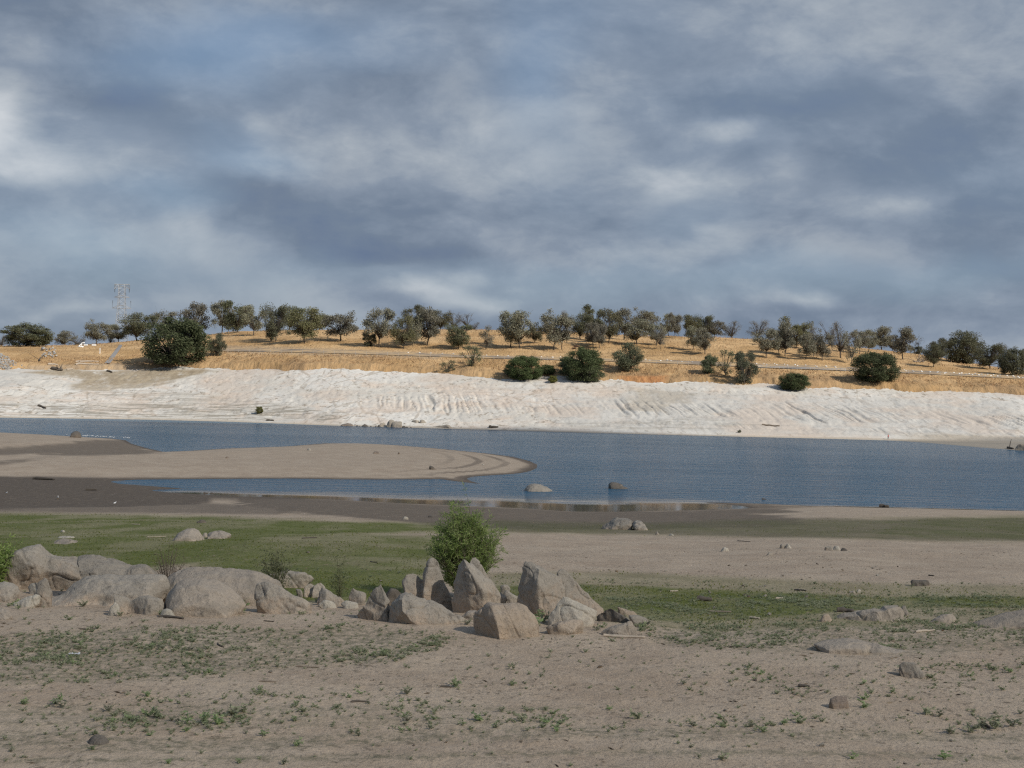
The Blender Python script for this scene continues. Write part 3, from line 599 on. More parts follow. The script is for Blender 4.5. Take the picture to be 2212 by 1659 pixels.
def rock(crop, outs, depth, label, mat='granite', name='rock', rnd=.5, amp=.05, sm=4, lean=0.0, ridge=None, group=None, vox=None, facet=.5, far=False, Y0=None, base=None, sink=.12):
    """outs: one or more outlines seen from the shore; each becomes a solid of the given depth, all fused into one stone"""
    if not isinstance(outs[0][0], (tuple, list)): outs = [outs]
    pts = [np.array([cv_(crop, p) for p in o]) for o in outs]
    allp = np.concatenate(pts); bx = (allp[:, 0].min() + allp[:, 0].max()) / 2; by = allp[:, 1].max() if base is None else cv_(crop, (0, base))[1]
    if Y0 is None:
        X, Y = (hit_far if far else hit_land)(bx, by)
        Y0 = Y + depth * .42
    u, v = uv(bx, by); org = np.array([u / F * Y0, Y0, 0.0])
    org[2] = far_at(org[0], org[1]) if far else float(land_z(org[0], org[1], False))
    def w(p, d):
        uu, vv = uv(p[0], p[1]); return np.array([uu / F * Y0, Y0 + d, -vv / F * Y0]) - org
    hulls = []
    for k, o in enumerate(pts):
        o = [np.array(p) for p in o]; lo = max(p[1] for p in o); cx = sum(p[0] for p in o) / len(o); top = min(p[1] for p in o)
        H = []
        D = depth * (1 if k == 0 else .8)
        for a in (-1, -.55, 0, .55, 1):
            s = (1 - abs(a) ** 2.2 * rnd)
            for p in o:
                q = np.array([cx + (p[0] - cx) * (s * .5 + .5 if abs(a) > .9 else s), lo - (lo - p[1]) * s])
                pt = w(q, a * D / 2 + lean * (lo - q[1]) / F * Y0)
                H.append(pt)
        mn = min(h[2] for h in H)
        for p in [h for h in H if h[2] < mn + .25 * (max(h[2] for h in H) - mn)]: H.append(p - np.array([0, 0, sink + max(0.0, p[2])]))
        if ridge is not None and k == 0:
            for (rx, ry, dd) in ridge:
                q = cv_(crop, (rx, ry)); H.append(w(q, -dd))
        rg = np.random.default_rng(500 + ROCKN[0] * 7 + k)
        if sm < 6:                                   # broken faces
            A_ = np.array(H)
            for _c in range(5):
                nrm = np.array([rg.choice([-1, 1]) * rg.uniform(.15, .75), -1.0, rg.uniform(-.1, .55)]); nrm /= np.linalg.norm(nrm)
                dd_ = A_ @ nrm; lim = dd_.max() - rg.uniform(.10, .24) * D
                A_ = A_ - nrm * np.maximum(0, dd_ - lim)[:, None]
            H = list(A_)
            if ridge is not None and k == 0: H += [w(cv_(crop, (rx, ry)), -dd) for (rx, ry, dd) in ridge]
        hulls.append(H)
    P = np.concatenate(hulls); size = float((P.max(0) - P.min(0)).max())
    px1 = Y0 / F * 2.16
    m = hull_mesh(hulls)
    ROCKN[0] += 1
    r = rough_rock(m, size, vox or max(px1 * .95, size / 75), amp, sm, 100 + 13 * ROCKN[0], RM[mat], facet)
    o = obj(name, r, loc=org); tag(o, label, name.split('_')[-1], group)
    return o
G1, G2 = 'boulder group on the sand beside the grey bushes', 'upright rock cluster in front of the willow'
# --- upright cluster by the willow
rock('C3', [[(1000, 700), (1010, 330), (1075, 165), (1120, 112), (1180, 108), (1225, 165), (1250, 280), (1340, 520), (1420, 700), (1420, 800)], [(1000, 730), (800, 590), (738, 400), (800, 320), (870, 292), (950, 308), (1030, 380), (1080, 540), (1090, 730)]], .75, 'two-horned grey rock leaning up in front of the willow', group=G2, base=800, rnd=.5, facet=.3)
rock('C3', [(1385, 470), (1420, 270), (1490, 108), (1540, 98), (1590, 130), (1620, 215), (1800, 430), (1900, 520), (2130, 655), (2060, 720), (1800, 740), (1720, 800), (1480, 850), (1395, 780)], .85, 'tallest pale spire-shaped rock with a shaded underside, standing before the willow', group=G2, rnd=.62, base=830, ridge=[(1540, 110, .30), (1625, 270, .42), (1780, 480, .5), (1800, 690, .45)])
rock('C3', [(1610, 160), (1655, 88), (1700, 86), (1750, 150), (1920, 380), (2000, 520), (2110, 660), (1900, 700), (1720, 600), (1640, 380)], .5, 'narrow split slab leaning behind the tallest spire-shaped rock', group=G2, Y0=36.3, rnd=.5, base=760)
rock('C3', [[(250, 690), (300, 590), (400, 490), (475, 443), (512, 490), (560, 600), (600, 690), (590, 770), (400, 770)], [(105, 850), (240, 730), (420, 760), (595, 740), (612, 885), (560, 925), (250, 910)]], .6, 'peaked grey-topped rock with an undercut tan foot at the low end of the upright cluster', group=G2, rnd=.5)
rock('C3', [[(580, 760), (620, 680), (680, 630), (720, 590), (800, 558), (900, 590), (970, 670), (1050, 628), (1150, 648), (1230, 680), (1350, 790), (1560, 900), (1400, 965), (900, 960), (620, 945), (588, 860)]], .8, 'long wedge rock sloping down to sand, leafy weeds at its dark end', group=G2, rnd=.55, ridge=[(745, 600, .42), (760, 750, .5), (880, 900, .55)])
rock('C3', [[(1670, 860), (1790, 740), (1860, 680), (1960, 690), (2010, 715), (2146, 682), (2236, 680), (2346, 740), (2436, 850), (2506, 985), (2511, 1090), (2300, 1140), (2000, 1150), (1896, 1115), (1690, 1060)]], 1.0, 'big blocky tan rock, lowest and most forward of the upright cluster, one face in shade', group=G2, rnd=.42, ridge=[(1885, 700, .35), (1930, 800, .52), (1975, 920, .58), (2000, 1100, .62)], mat='tan', amp=.04)
rock('C3', [(530, 570), (600, 500), (700, 530), (755, 575), (700, 650), (600, 690)], .5, 'small dark flat rock wedged between the peaked rock and the two-horned rock', group=G2, mat='dark', Y0=36.0)
rock('C3', [(45, 610), (105, 500), (160, 545), (250, 543), (295, 580), (240, 725), (60, 660)], .45, 'tilted grey block at the edge of the gap between the two rock groups', group=G2)
rock('C3', [(1490, 880), (1590, 795), (1710, 788), (1760, 830), (1720, 900), (1560, 910)], .4, 'small tan stone between the wedge rock and the blocky tan rock', group=G2, mat='pink')
rock('C4', [(330, 650), (382, 600), (398, 225), (430, 158), (520, 150), (620, 192), (800, 308), (915, 345), (955, 590), (900, 700), (800, 810), (540, 830), (430, 740)], .85, 'massive standing block with a vertical edge and darker flank in the upright cluster', group=G2, base=860, rnd=.35, ridge=[(610, 240, .28), (592, 400, .46), (600, 760, .5)], mat='granite')
rock('C4', [(845, 300), (900, 250), (950, 253), (1060, 380), (1240, 580), (1460, 770), (1420, 860), (1100, 860), (950, 640), (925, 400)], .8, 'tall slab sloping steeply to the green flat, cracked off the massive standing block', group=G2, Y0=35.6, rnd=.45, base=860)
rock('C4', [(705, 985), (720, 880), (870, 650), (920, 603), (985, 610), (1130, 720), (1230, 720), (1400, 790), (1310, 950), (1250, 1010)], .6, 'speckled triangular rock leaning on the foot of the massive standing block', group=G2, mat='pale', rnd=.55, amp=.035)
rock('C4', [(680, 1005), (880, 918), (1050, 903), (1200, 930), (1222, 1030), (1110, 1105), (900, 1085), (780, 1055)], .55, 'low orange-tan rock with a shaded notch, below the speckled triangular rock', group=G2, mat='tan', ridge=[(885, 935, .30), (1040, 1040, .30)])
rock('C4', [(1300, 860), (1420, 778), (1520, 748), (1700, 830), (1805, 912), (1600, 985), (1500, 1010), (1350, 960)], .5, 'dark jagged grey rock at the low end of the tall slab', group=G2, mat='dark', Y0=34.3, amp=.07)
rock('C4', [(1400, 1065), (1500, 1000), (1600, 958), (1800, 918), (1885, 1010), (1885, 1110), (1700, 1135), (1450, 1115)], .5, 'rounded pinkish stone under the dark jagged rock, a pale stick before it', group=G2, mat='pink', rnd=.6)
rock('C4', [(1608, 742), (1660, 748), (1840, 800), (1885, 852), (1760, 870), (1630, 830)], .4, 'flat yellowish stone lying where the green flat begins behind the dark jagged rock', group=G2, mat='tan')
rock('C4', [(1755, 848), (1900, 850), (2000, 900), (2068, 1000), (1960, 985), (1850, 965)], .45, 'thin grey slab tipped over weeds, last stone of the upright cluster', group=G2)
rock('C4', [(150, 565), (190, 523), (240, 548), (340, 620), (310, 690), (200, 700)], .45, 'grey rock half hidden behind, seen between the spire rock and the standing block', group=G2, Y0=36.8)
rock('C3', [(2010, 480), (2050, 462), (2110, 470), (2140, 500), (2090, 520), (2020, 510)], .3, 'little weedy stone at the foot of the willow', group=G2, Y0=38.2)
# --- rounded boulders
rock('C1', [[(105, 430), (170, 340), (310, 283), (480, 232), (545, 223), (590, 258), (680, 345), (700, 480), (640, 700), (500, 760), (230, 770), (110, 640)], [(560, 330), (780, 368), (960, 382), (1060, 440), (1150, 520), (1220, 590), (1180, 720), (850, 760), (640, 800), (540, 720)]], 1.7, 'largest humped boulder with a blackened overhanging end, beside the green bush', name='boulder', group=G1, rnd=.42, lean=-.25, sm=8, base=800, ridge=[(330, 300, .95), (560, 440, 1.05), (600, 600, .8)])
rock('C1', [[(950, 385), (1200, 378), (1400, 408), (1600, 470), (1650, 700), (1200, 720)], [(1500, 500), (1700, 450), (1790, 470), (1880, 545), (1960, 640), (1900, 720), (1500, 720)]], 1.4, 'long low boulder with a dark hollow, behind the largest humped boulder', name='boulder', group=G1, Y0=38.2, rnd=.5, sm=8, base=720)
rock('C1', [[(560, 990), (600, 900), (780, 840), (1000, 800), (1400, 850), (1700, 900), (1500, 985), (850, 1010)], [(760, 850), (880, 730), (1050, 640), (1300, 600), (1600, 615), (2040, 622), (2120, 780), (2010, 920), (1400, 960), (900, 960)]], 1.9, 'broad smooth sprawling slab boulder in the middle of the rounded group', name='boulder', group=G1, rnd=.6, sm=10, amp=.03, facet=.2)
rock('C1', [(-60, 710), (50, 688), (150, 706), (225, 765), (237, 850), (150, 930), (0, 960), (-60, 960)], .7, 'rounded boulder cut by the picture edge, weeds at its foot', name='boulder', group=G1, rnd=.6, sm=8, amp=.03)
rock('C1', [(268, 750), (330, 703), (420, 698), (480, 748), (560, 830), (510, 880), (330, 868)], .5, 'pale angular block with one dark side under the largest humped boulder', group=G1, mat='pale')
rock('C1', [(440, 730), (545, 638), (592, 690), (637, 835), (560, 890), (490, 830)], .4, 'small pointed stone standing against the largest humped boulder', group=G1, Y0=35.1)
rock('C1', [(145, 985), (320, 880), (450, 850), (505, 872), (485, 965), (350, 1015), (200, 1025)], .5, 'pale flat-topped stone in front of the pale angular block', group=G1, mat='pale', rnd=.6)
rock('C1', [(-60, 1060), (20, 1025), (100, 1045), (155, 1120), (120, 1170), (-60, 1180)], .45, 'low tan dome of stone at the picture edge below the rounded boulder', group=G1, mat='pink', rnd=.65, sm=7)
rock('C1', [[(1560, 1040), (1540, 930), (1700, 890), (1850, 858), (2000, 898), (2024, 960), (1985, 1095), (1800, 1115)], [(1400, 960), (1385, 860), (1450, 865), (1580, 895), (1640, 1000), (1560, 1030)]], .6, 'saddle-shaped rock resting against the great smooth dome, weeds below', group=G1, mat='granite', rnd=.5)
rock('C1', [(1325, 1090), (1358, 990), (1410, 942), (1472, 980), (1478, 1095), (1400, 1122)], .3, 'stubby upright stone beside weeds in front of the sprawling slab', group=G1, mat='pale')
rock('C1', [(1950, 1135), (1985, 1040), (2050, 1022), (2110, 1050), (2150, 1120), (2060, 1155)], .35, 'little pale stone tucked under the great smooth dome', group=G1, mat='pale', rnd=.6)
rock('C2', [(90, 915), (105, 810), (140, 730), (230, 632), (320, 588), (500, 572), (660, 605), (800, 680), (920, 780), (975, 870), (900, 930), (700, 970), (300, 995), (180, 955)], 1.5, 'great smooth dome of granite with a pitted dark end', name='boulder', group=G1, rnd=.6, sm=12, amp=.025, facet=.12, mat='pink')
rock('C2', [(0, 690), (100, 580), (200, 498), (340, 468), (700, 470), (950, 482), (1100, 512), (1200, 552), (1340, 620), (1420, 740), (1250, 860), (700, 860), (100, 800)], 1.6, 'long whaleback boulder behind the great smooth dome', name='boulder', group=G1, Y0=37.2, rnd=.55, sm=12, amp=.02, facet=.12, mat='pink', base=860)
rock('C2', [(1055, 790), (1062, 700), (1090, 618), (1150, 600), (1250, 642), (1310, 740), (1500, 790), (1700, 860), (1520, 895), (1250, 880), (1090, 850)], .55, 'furrowed grey rock with a rounded shoulder at the end of the whaleback boulder', group=G1, rnd=.5, amp=.06, Y0=34.95)
rock('C2', [(1185, 560), (1275, 503), (1400, 510), (1600, 500), (1700, 540), (1718, 590), (1620, 640), (1450, 690), (1340, 640)], .6, 'overhanging slab with a dark crack beneath, under the leafy sapling', group=G1, rnd=.45)
rock('C2', [[(1590, 740), (1600, 680), (1680, 622), (1740, 640), (1720, 760), (1650, 790)], [(1690, 660), (1790, 605), (1832, 670), (1870, 800), (1670, 800)]], .45, 'knobby pale rock with a round dark hollow between slab and leaning shard', group=G1, mat='granite', amp=.07)
rock('C2', [(1735, 820), (1760, 720), (1790, 678), (1850, 680), (1960, 770), (2085, 845), (1960, 880), (1800, 850)], .45, 'leaning shard with a ribbed flank, next to the knobby pale rock', group=G1, mat='granite', amp=.06)
for (a, lb) in ([(1510, 690), (1570, 700), (1600, 770), (1540, 790)], 'small rubble stone below the overhanging slab'), ([(1480, 880), (1600, 840), (1700, 890), (1580, 915)], 'low tan stone at the foot of the furrowed rock'), ([(1750, 860), (1830, 810), (1930, 840), (1960, 890), (1820, 905)], 'low pale stone at the foot of the leaning shard'), ([(1990, 860), (2060, 820), (2180, 850), (2200, 900), (2060, 910)], 'pale flat stone between the leaning shard and the tilted grey block'), ([(1170, 900), (1210, 885), (1245, 900), (1225, 925), (1180, 925)], 'pebble-sized stone alone on the sand before the furrowed rock'), ([(980, 800), (1010, 762), (1060, 775), (1070, 830), (1010, 840)], 'dark little stone at the seam of dome and furrowed rock'):
    rock('C2', a, .3, lb, name='stone', group=G1, mat='pale' if 'pale' in lb else 'granite', rnd=.5)
# --- outcrops and loose rocks toward the sand at the far side
rock('Q', [[(1060, 655), (1130, 620), (1230, 590), (1340, 575), (1420, 590), (1400, 660)], [(1320, 610), (1370, 555), (1470, 547), (1520, 600), (1500, 640), (1400, 655)]], 1.0, 'ragged tan outcrop with an undercut grey cap on the green strip', mat='pink', rnd=.5, amp=.06)
rock('Q', [(1470, 610), (1478, 560), (1500, 552), (1522, 600), (1505, 622)], .25, 'small upright chip leaning on the ragged tan outcrop', name='stone')
rock('Q', [(990, 650), (1005, 615), (1040, 605), (1062, 640), (1050, 662)], .3, 'small orange stone just before the ragged tan outcrop', name='stone', mat='tan')
rock('Q', [(1635, 662), (1720, 612), (1800, 602), (1845, 650), (1780, 668)], .5, 'low broken ledge between the ragged outcrop and the sandy hump', mat='pink', amp=.07)
rock('Q', [(1900, 668), (2000, 640), (2120, 600), (2210, 585), (2320, 600), (2330, 700), (2100, 695)], 1.2, 'sandy hump of rock running out of the picture', mat='pink', rnd=.65, sm=10, amp=.02, facet=.1)
rock('Q', [[(940, 790), (1020, 768), (1150, 757), (1240, 768), (1290, 790), (1250, 812), (1050, 808)], [(1230, 800), (1290, 782), (1430, 825), (1540, 838), (1400, 850)]], .9, 'long low smooth sand-coloured ledge barely rising from the ground', mat='pink', rnd=.7, sm=10, amp=.015, facet=.1)
rock('Q', [(1462, 965), (1466, 908), (1500, 898), (1560, 898), (1600, 940), (1635, 990), (1545, 1000), (1480, 985)], .4, 'lone grey angular rock with a weed against its dark side', mat='granite', amp=.06)
rock('Q', [(1038, 1160), (1048, 1118), (1090, 1097), (1155, 1100), (1168, 1140), (1160, 1182), (1080, 1185)], .32, 'squat brown rock with an ochre broken face, alone near the weeds', mat='brown', amp=.05)
rock('Q', [(1532, 420), (1545, 405), (1640, 408), (1658, 430), (1645, 448), (1545, 446)], .6, 'dark brick-shaped rock lying alone on the pink sand', mat='dark', rnd=.25, sm=3)
for a, lb, mt in (([(745, 215), (752, 192), (785, 195), (785, 220)], 'darker of two touching blocks on the pink sand', 'granite'), ([(780, 220), (785, 188), (800, 184), (820, 215)], 'paler of two touching blocks on the pink sand', 'pale'),
        ([(1015, 232), (1020, 205), (1060, 203), (1075, 232)], 'square grey block first in a row of three', 'granite'), ([(1060, 232), (1075, 202), (1100, 200), (1115, 232)], 'pale wedge in the middle of a row of three', 'pale'), ([(1112, 232), (1125, 210), (1150, 222), (1157, 234)], 'dark chip last in a row of three', 'dark'),
        ([(390, 236), (410, 210), (435, 215), (447, 237)], 'knobby tan rock alone on the pink sand', 'pale'), ([(668, 260), (682, 240), (705, 245), (705, 262)], 'small grey rock with a chip beside it', 'granite'), ([(716, 257), (730, 244), (742, 257)], 'chip beside the small grey rock', 'brown'),
        ([(1160, 482), (1200, 470), (1212, 490), (1170, 492)], 'low tan lump on the fringe of the green strip', 'pink'), ([(1218, 488), (1226, 460), (1242, 465), (1243, 490)], 'little upright pale stone on the fringe of the green strip', 'pale'),
        ([(0, 138), (2, 118), (15, 116), (26, 138)], 'grey cobble on the dark mud rim', 'granite'), ([(78, 143), (90, 128), (110, 132), (113, 143)], 'small tan cobble on the mud rim', 'pale')):
    rock('Q', a, .5, lb, name='stone', mat=mt, rnd=.4)
# --- boulders on mud, in the lake, on the sandbar and along the far waterline
rock('M', [[(150, 507), (195, 455), (235, 446), (275, 450), (296, 465), (286, 507)], [(140, 503), (170, 480), (215, 470), (240, 507)]], 3.0, 'bigger of the split boulder pair on dark mud by the water', name='boulder', rnd=.5, sm=6)
rock('M', [(284, 480), (300, 462), (330, 463), (352, 480), (367, 512), (300, 508)], 2.5, 'smaller half of the split boulder pair on dark mud', name='boulder', rnd=.5, sm=6)
rock('B', [(1588, 464), (1600, 430), (1625, 400), (1665, 386), (1710, 392), (1760, 410), (1795, 436), (1820, 468)], 4.5, 'smooth turtle-backed boulder standing in the lake', name='boulder', rnd=.55, sm=12, amp=.015, facet=.1, Y0=245, base=466, vox=.16)
rock('M', [(172, 305), (172, 285), (188, 276), (230, 281), (262, 300), (290, 318), (200, 320)], 3.0, 'slanting dark boulder in the lake beyond the turtle-backed one', name='boulder', rnd=.5, sm=6, mat='dark', Y0=255, base=318, vox=.16)
rock('A', [(546, 150), (556, 115), (575, 98), (600, 99), (618, 118), (625, 153)], 4.5, 'dark round boulder by the row of white birds', name='boulder', mat='dark', rnd=.5, sm=6)
for a, lb, mt in (([(128, 166), (140, 148), (162, 150), (162, 167)], 'pale stone on the crest of the sandbar', 'pale'), ([(578, 188), (590, 167), (620, 165), (630, 188)], 'squat brown stone on the back of the sandbar', 'brown'), ([(744, 192), (755, 170), (770, 190)], 'pointed brown stone on the back of the sandbar', 'brown'),
        ([(958, 290), (962, 266), (985, 270), (1010, 294), (970, 297)], 'dark wedge-shaped stone in the middle of the sandbar', 'dark'), ([(795, 236), (800, 225), (806, 237)], 'tiny stone on the sandbar beneath the squat brown one', 'pale'), ([(1315, 265), (1325, 252), (1342, 262)], 'tiny pale stone near the banded tip of the sandbar', 'pale')):
    rock('B', a, 2.0, lb, name='stone', mat=mt, rnd=.5)
for a, lb in (([(1735, 312), (1745, 295), (1768, 300), (1768, 315)], 'scruffy brown stone on the smooth left crest of the sandbar'), ([(1853, 335), (1860, 326), (1870, 335)], 'small dark stone below the scruffy one on the sandbar')):
    rock('A', a, 1.6, lb.replace(' left', ''), name='stone', mat='brown')
for a, lb, mt, nm in (([(720, 1362), (735, 1335), (790, 1318), (835, 1325), (845, 1360)], 'flat dark ledge at the edge of the far water', 'brown', 'rock'), ([(1108, 1368), (1125, 1310), (1150, 1290), (1185, 1292), (1200, 1330), (1170, 1370)], 'tall pale boulder of the trio on the far waterline', 'granite', 'boulder'), ([(1150, 1362), (1160, 1320), (1200, 1308), (1250, 1305), (1252, 1350), (1215, 1365)], 'round pale boulder of the trio on the far waterline', 'granite', 'boulder'),
        ([(1040, 1358), (1065, 1325), (1105, 1310), (1120, 1345), (1090, 1358)], 'low boulder beside the trio on the far waterline', 'granite', 'boulder'), ([(1310, 1328), (1330, 1298), (1370, 1290), (1400, 1305), (1395, 1330)], 'grey boulder, longer of two beyond the trio', 'granite', 'boulder'), ([(1385, 1334), (1400, 1296), (1430, 1292), (1465, 1332)], 'grey boulder, shorter of two beyond the trio', 'granite', 'boulder'),
        ([(905, 1352), (930, 1326), (960, 1340), (965, 1356)], 'little dark rock at the far water next to the flat ledge', 'dark', 'rock'), ([(1500, 1370), (1540, 1338), (1640, 1330), (1720, 1368)], 'broad sandy rock shelf on the far waterline', 'pink', 'rock'), ([(1105, 1290), (1115, 1278), (1132, 1290)], 'dark stone lying above the boulder trio', 'dark', 'stone')):
    rock('W2', a, 5.0 if nm == 'boulder' else 3.5, lb, name=nm, mat=mt, rnd=.5, far=True, sink=.6)
for a, b, s, mt in ((870, 1356, 16, 'dark'), (890, 1358, 12, 'dark'), (985, 1360, 14, 'dark'), (1010, 1362, 12, 'granite'), (1030, 1360, 16, 'granite'), (1055, 1358, 18, 'dark'), (1265, 1366, 20, 'dark'), (1290, 1368, 16, 'dark'), (1325, 1368, 12, 'brown'), (1270, 1340, 18, 'pink'), (1420, 1372, 10, 'brown'), (855, 1348, 14, 'brown')):
    rock('W2', [(a - s, b), (a - s * .6, b - s * 1.1), (a + s * .2, b - s * 1.3), (a + s * .9, b - s * .5), (a + s, b)], 2.2, 'small rubble rock strung along the far waterline around the boulder trio', name='rock', mat=mt, rnd=.45, far=True, sink=.6, group='rubble along the far waterline')
rock('W4', [(80, 1466), (95, 1452), (140, 1454), (152, 1470)], 3.5, 'pale rock awash just off the far shore', mat='pale', far=True, sink=.6)
rock('W4', [(2130, 1545), (2160, 1505), (2215, 1490), (2300, 1510), (2330, 1560)], 6.0, 'sandy hump beside the dark twiggy log on the far shore', mat='pink', far=True, rnd=.6, sink=.6)
# --- the green flat
rock('L', [[(1160, 190), (1200, 140), (1260, 108), (1305, 104), (1345, 135), (1378, 180), (1300, 195)]], 2.0, 'pink dome of rock on the green flat', name='boulder', mat='pink', rnd=.6, sm=9, amp=.02, facet=.1)
rock('L', [(1398, 180), (1405, 140), (1450, 122), (1500, 126), (1562, 152), (1530, 180)], 1.8, 'flatter pink rock next to the dome on the green flat', name='boulder', mat='pink', rnd=.6, sm=8, amp=.025)
rock('L', [(342, 212), (380, 188), (430, 178), (480, 184), (527, 210), (450, 217)], 1.4, 'low cracked dome of rock on the green flat', name='boulder', mat='pink', rnd=.6, sm=7)
rock('L', [(372, 172), (380, 162), (500, 164), (510, 174), (440, 178)], .5, 'flat plank-like slab lying beyond the cracked dome', mat='pale', rnd=.3)
rock('L', [(400, 137), (408, 120), (430, 118), (438, 138)], .5, 'small pale block on the green flat beyond the slab', name='stone', mat='pale')
rock('L', [(1360, 168), (1380, 138), (1400, 140), (1402, 170)], .5, 'mossy small stone between the two pink rocks', name='stone')
rock('L', [(590, 1560), (610, 1525), (650, 1500), (700, 1510), (735, 1545), (740, 1568), (650, 1570)], .3, 'dark round stone alone in the sand at the bottom of the picture', name='stone', mat='dark', rnd=.6, sm=7)
rock('z', [(425, 1129), (432, 1121), (442, 1123), (446, 1130)], .8, 'tiny dark stone at the rim of the dark mud', name='stone', mat='dark')
rock('z', [(868, 1121), (873, 1115), (882, 1117), (884, 1122)], .6, 'pale cobble on the mud between willow and lagoon', name='stone', mat='pale')
rock('z', [(922, 1117), (928, 1112), (936, 1113), (938, 1118)], .6, 'dark cobble on the mud between willow and lagoon', name='stone', mat='dark')
# ------------------------------------------------------------------ trees and shrubs on the hill
def leaf_mat(name, cols, trans=.25, rough=.7):
    t = NT(name); g = t.n('ShaderNodeNewGeometry'); r = g.outputs['Random Per Island']
    rnd = t.n('ShaderNodeObjectInfo').outputs['Random']
    cr = t.n('ShaderNodeValToRGB'); t.put(cr.inputs[0], r); e = cr.color_ramp.elements
    while len(e) < len(cols): e.new(.5)
    for i, c in enumerate(cols): e[i].position = i / (len(cols) - 1); e[i].color = tuple(c) + (1,)
    c = t.n('ShaderNodeHueSaturation', i={'Hue': t.math('MULTIPLY_ADD', rnd, .03, .485), 'Saturation': t.math('MULTIPLY_ADD', rnd, .3, .85), 'Value': t.math('MULTIPLY_ADD', rnd, .35, .83), 'Fac': 1.0, 'Color': cr.outputs[0]}).outputs[0]
    d = t.n('ShaderNodeBsdfDiffuse', i={0: c}); tl = t.n('ShaderNodeBsdfTranslucent', i={0: c})
    m = t.n('ShaderNodeMixShader', i={0: trans, 1: d.outputs[0], 2: tl.outputs[0]}); t.t.links.new(m.outputs[0], t.out.inputs['Surface'])
    return t.m
LM = {'oak': leaf_mat('oak_leaves', [(.155, .152, .11), (.22, .212, .16), (.285, .27, .21), (.18, .18, .125)]),
      'olive': leaf_mat('olive_oak_leaves', [(.125, .13, .062), (.18, .178, .092), (.225, .21, .125)]),
      'sparse': leaf_mat('grey_oak_leaves', [(.155, .15, .12), (.21, .20, .165), (.255, .24, .20)]),
      'dense': leaf_mat('evergreen_leaves', [(.085, .092, .058), (.13, .135, .083), (.18, .175, .115)]),
      'dark': leaf_mat('dark_shrub_leaves', [(.065, .085, .042), (.105, .13, .062), (.15, .165, .09)], .35),
      'bush': leaf_mat('shrub_leaves', [(.09, .105, .065), (.135, .148, .092), (.185, .19, .125)]),
      'lime': leaf_mat('yellow_green_leaves', [(.16, .17, .05), (.22, .21, .07)]),
      'rust': leaf_mat('rusty_leaves', [(.12, .055, .035), (.18, .09, .05)])}
BARK = mat_simple('bark', (.085, .072, .060), .95, .3, 2.0)
def bez(a, b, c, n=7):
    t = np.linspace(0, 1, n)[:, None]; a, b, c = map(np.asarray, (a, b, c)); return (1 - t) ** 2 * a + 2 * t * (1 - t) * b + t * t * c
def crown_tree(seed, n=26, leaves=130, trunk=.30, rz=.36, cz=.62, cr=.15, ls=.030, tr=.016, shell=.55, ground=False, lobes=3, fork=1, twig=True):
    """unit tree: height 1, width 1; returns (wood Geo, leaf Geo)"""
    global RNG
    RNG = np.random.default_rng(seed); R = RNG
    wood, lf = Geo(), Geo()
    nl = lobes + 4; lob = []
    for q_ in range(nl):
        a_ = q_ * 2.4 + R.uniform(-.5, .5); z_ = cz - rz * .95 + (rz * 1.55) * ((q_ + R.random()) / nl); f_ = 1 - abs((z_ - cz) / rz) ** 2.2 * .75
        lob.append((math.cos(a_) * .37 * f_ * R.uniform(.55, 1), math.sin(a_) * .37 * f_ * R.uniform(.55, 1), z_, R.uniform(.12, .23)))
    lob = np.array(lob)
    C = []
    while len(C) < n:
        a_ = R.uniform(0, 6.2832); z_ = R.uniform(-1, 1); r_ = (1 - abs(z_) ** 2.5) ** .5 * (R.random() ** .5 if R.random() > shell else 1.0)
        q = np.array([math.cos(a_) * r_, math.sin(a_) * r_, z_])
        if shell > .7: p = np.array([q[0] * .5, q[1] * .5, cz + q[2] * rz]) * (1 + .10 * math.sin(5 * a_ + 3 * z_))
        else:
            L = lob[R.integers(nl)]; q = R.normal(size=3); q[2] = q[2] * .8 + .25; q /= np.linalg.norm(q); p = L[:3] + q * L[3] * (1, 1, .85) * R.uniform(.7, 1.05)
        if p[2] < (.04 if ground else trunk * .8): continue
        C.append(p)
    C = np.array(C)
    C[:, 2] *= (1 - cr * .55) / C[:, 2].max(); C[:, :2] *= (.5 - cr * .45) / np.abs(C[:, :2]).max()
    base = np.zeros(3); top = np.array([R.normal() * .03, R.normal() * .03, trunk])
    for f in range(fork):
        off = np.array([R.normal() * .03, R.normal() * .03, 0]) * (fork > 1)
        wood.tube(bez(base - (0, 0, .03) + off, (top + base) / 2 + R.normal(size=3) * .02, top + off, 6), np.linspace(tr * 1.25, tr * .8, 6), 7)
    for p in C:
        s = top * (.75 + .25 * R.random()); mid = s * .5 + p * .5 + np.array([0, 0, .06]) + R.normal(size=3) * .04
        wood.tube(bez(s, mid, p, 7), np.linspace(tr * .55, tr * .12, 7), 5)
        if twig:
            for _ in range(3):
                e = p + R.normal(size=3) * cr * .6; wood.tube(bez(mid * .5 + p * .5, p, e, 4), np.linspace(tr * .2, tr * .06, 4), 4)
        r = cr * (.55 + .6 * R.random()); k = int(leaves * (.6 + .8 * R.random()))
        q = R.normal(size=(k, 3)); q /= np.linalg.norm(q, axis=1)[:, None]; q *= (R.random((k, 1)) ** .45) * r * np.array([1.08, 1.08, .88])
        P = p + q; P = P[P[:, 2] > .005]
        lf.leaves(P, ls, .75)
    return wood, lf
PROTO = {}
def proto(kind, i, lm, **kw):
    w_, l_ = crown_tree(1000 + 17 * i + sum(map(ord, kind)), **kw)
    PROTO.setdefault(kind, []).append((w_.mesh(kind + '_trunk', BARK), l_.mesh(kind + '_crown', LM[lm])))
for i in range(6): proto('oak', i, 'oak', n=66, leaves=84, trunk=.22 + .03 * (i % 3), rz=.40, cz=.58, cr=.145, ls=.033, lobes=3 + i % 2)
for i in range(3): proto('olive', i, 'olive', n=78, leaves=100, trunk=.22, rz=.40, cz=.58, cr=.15, ls=.030)
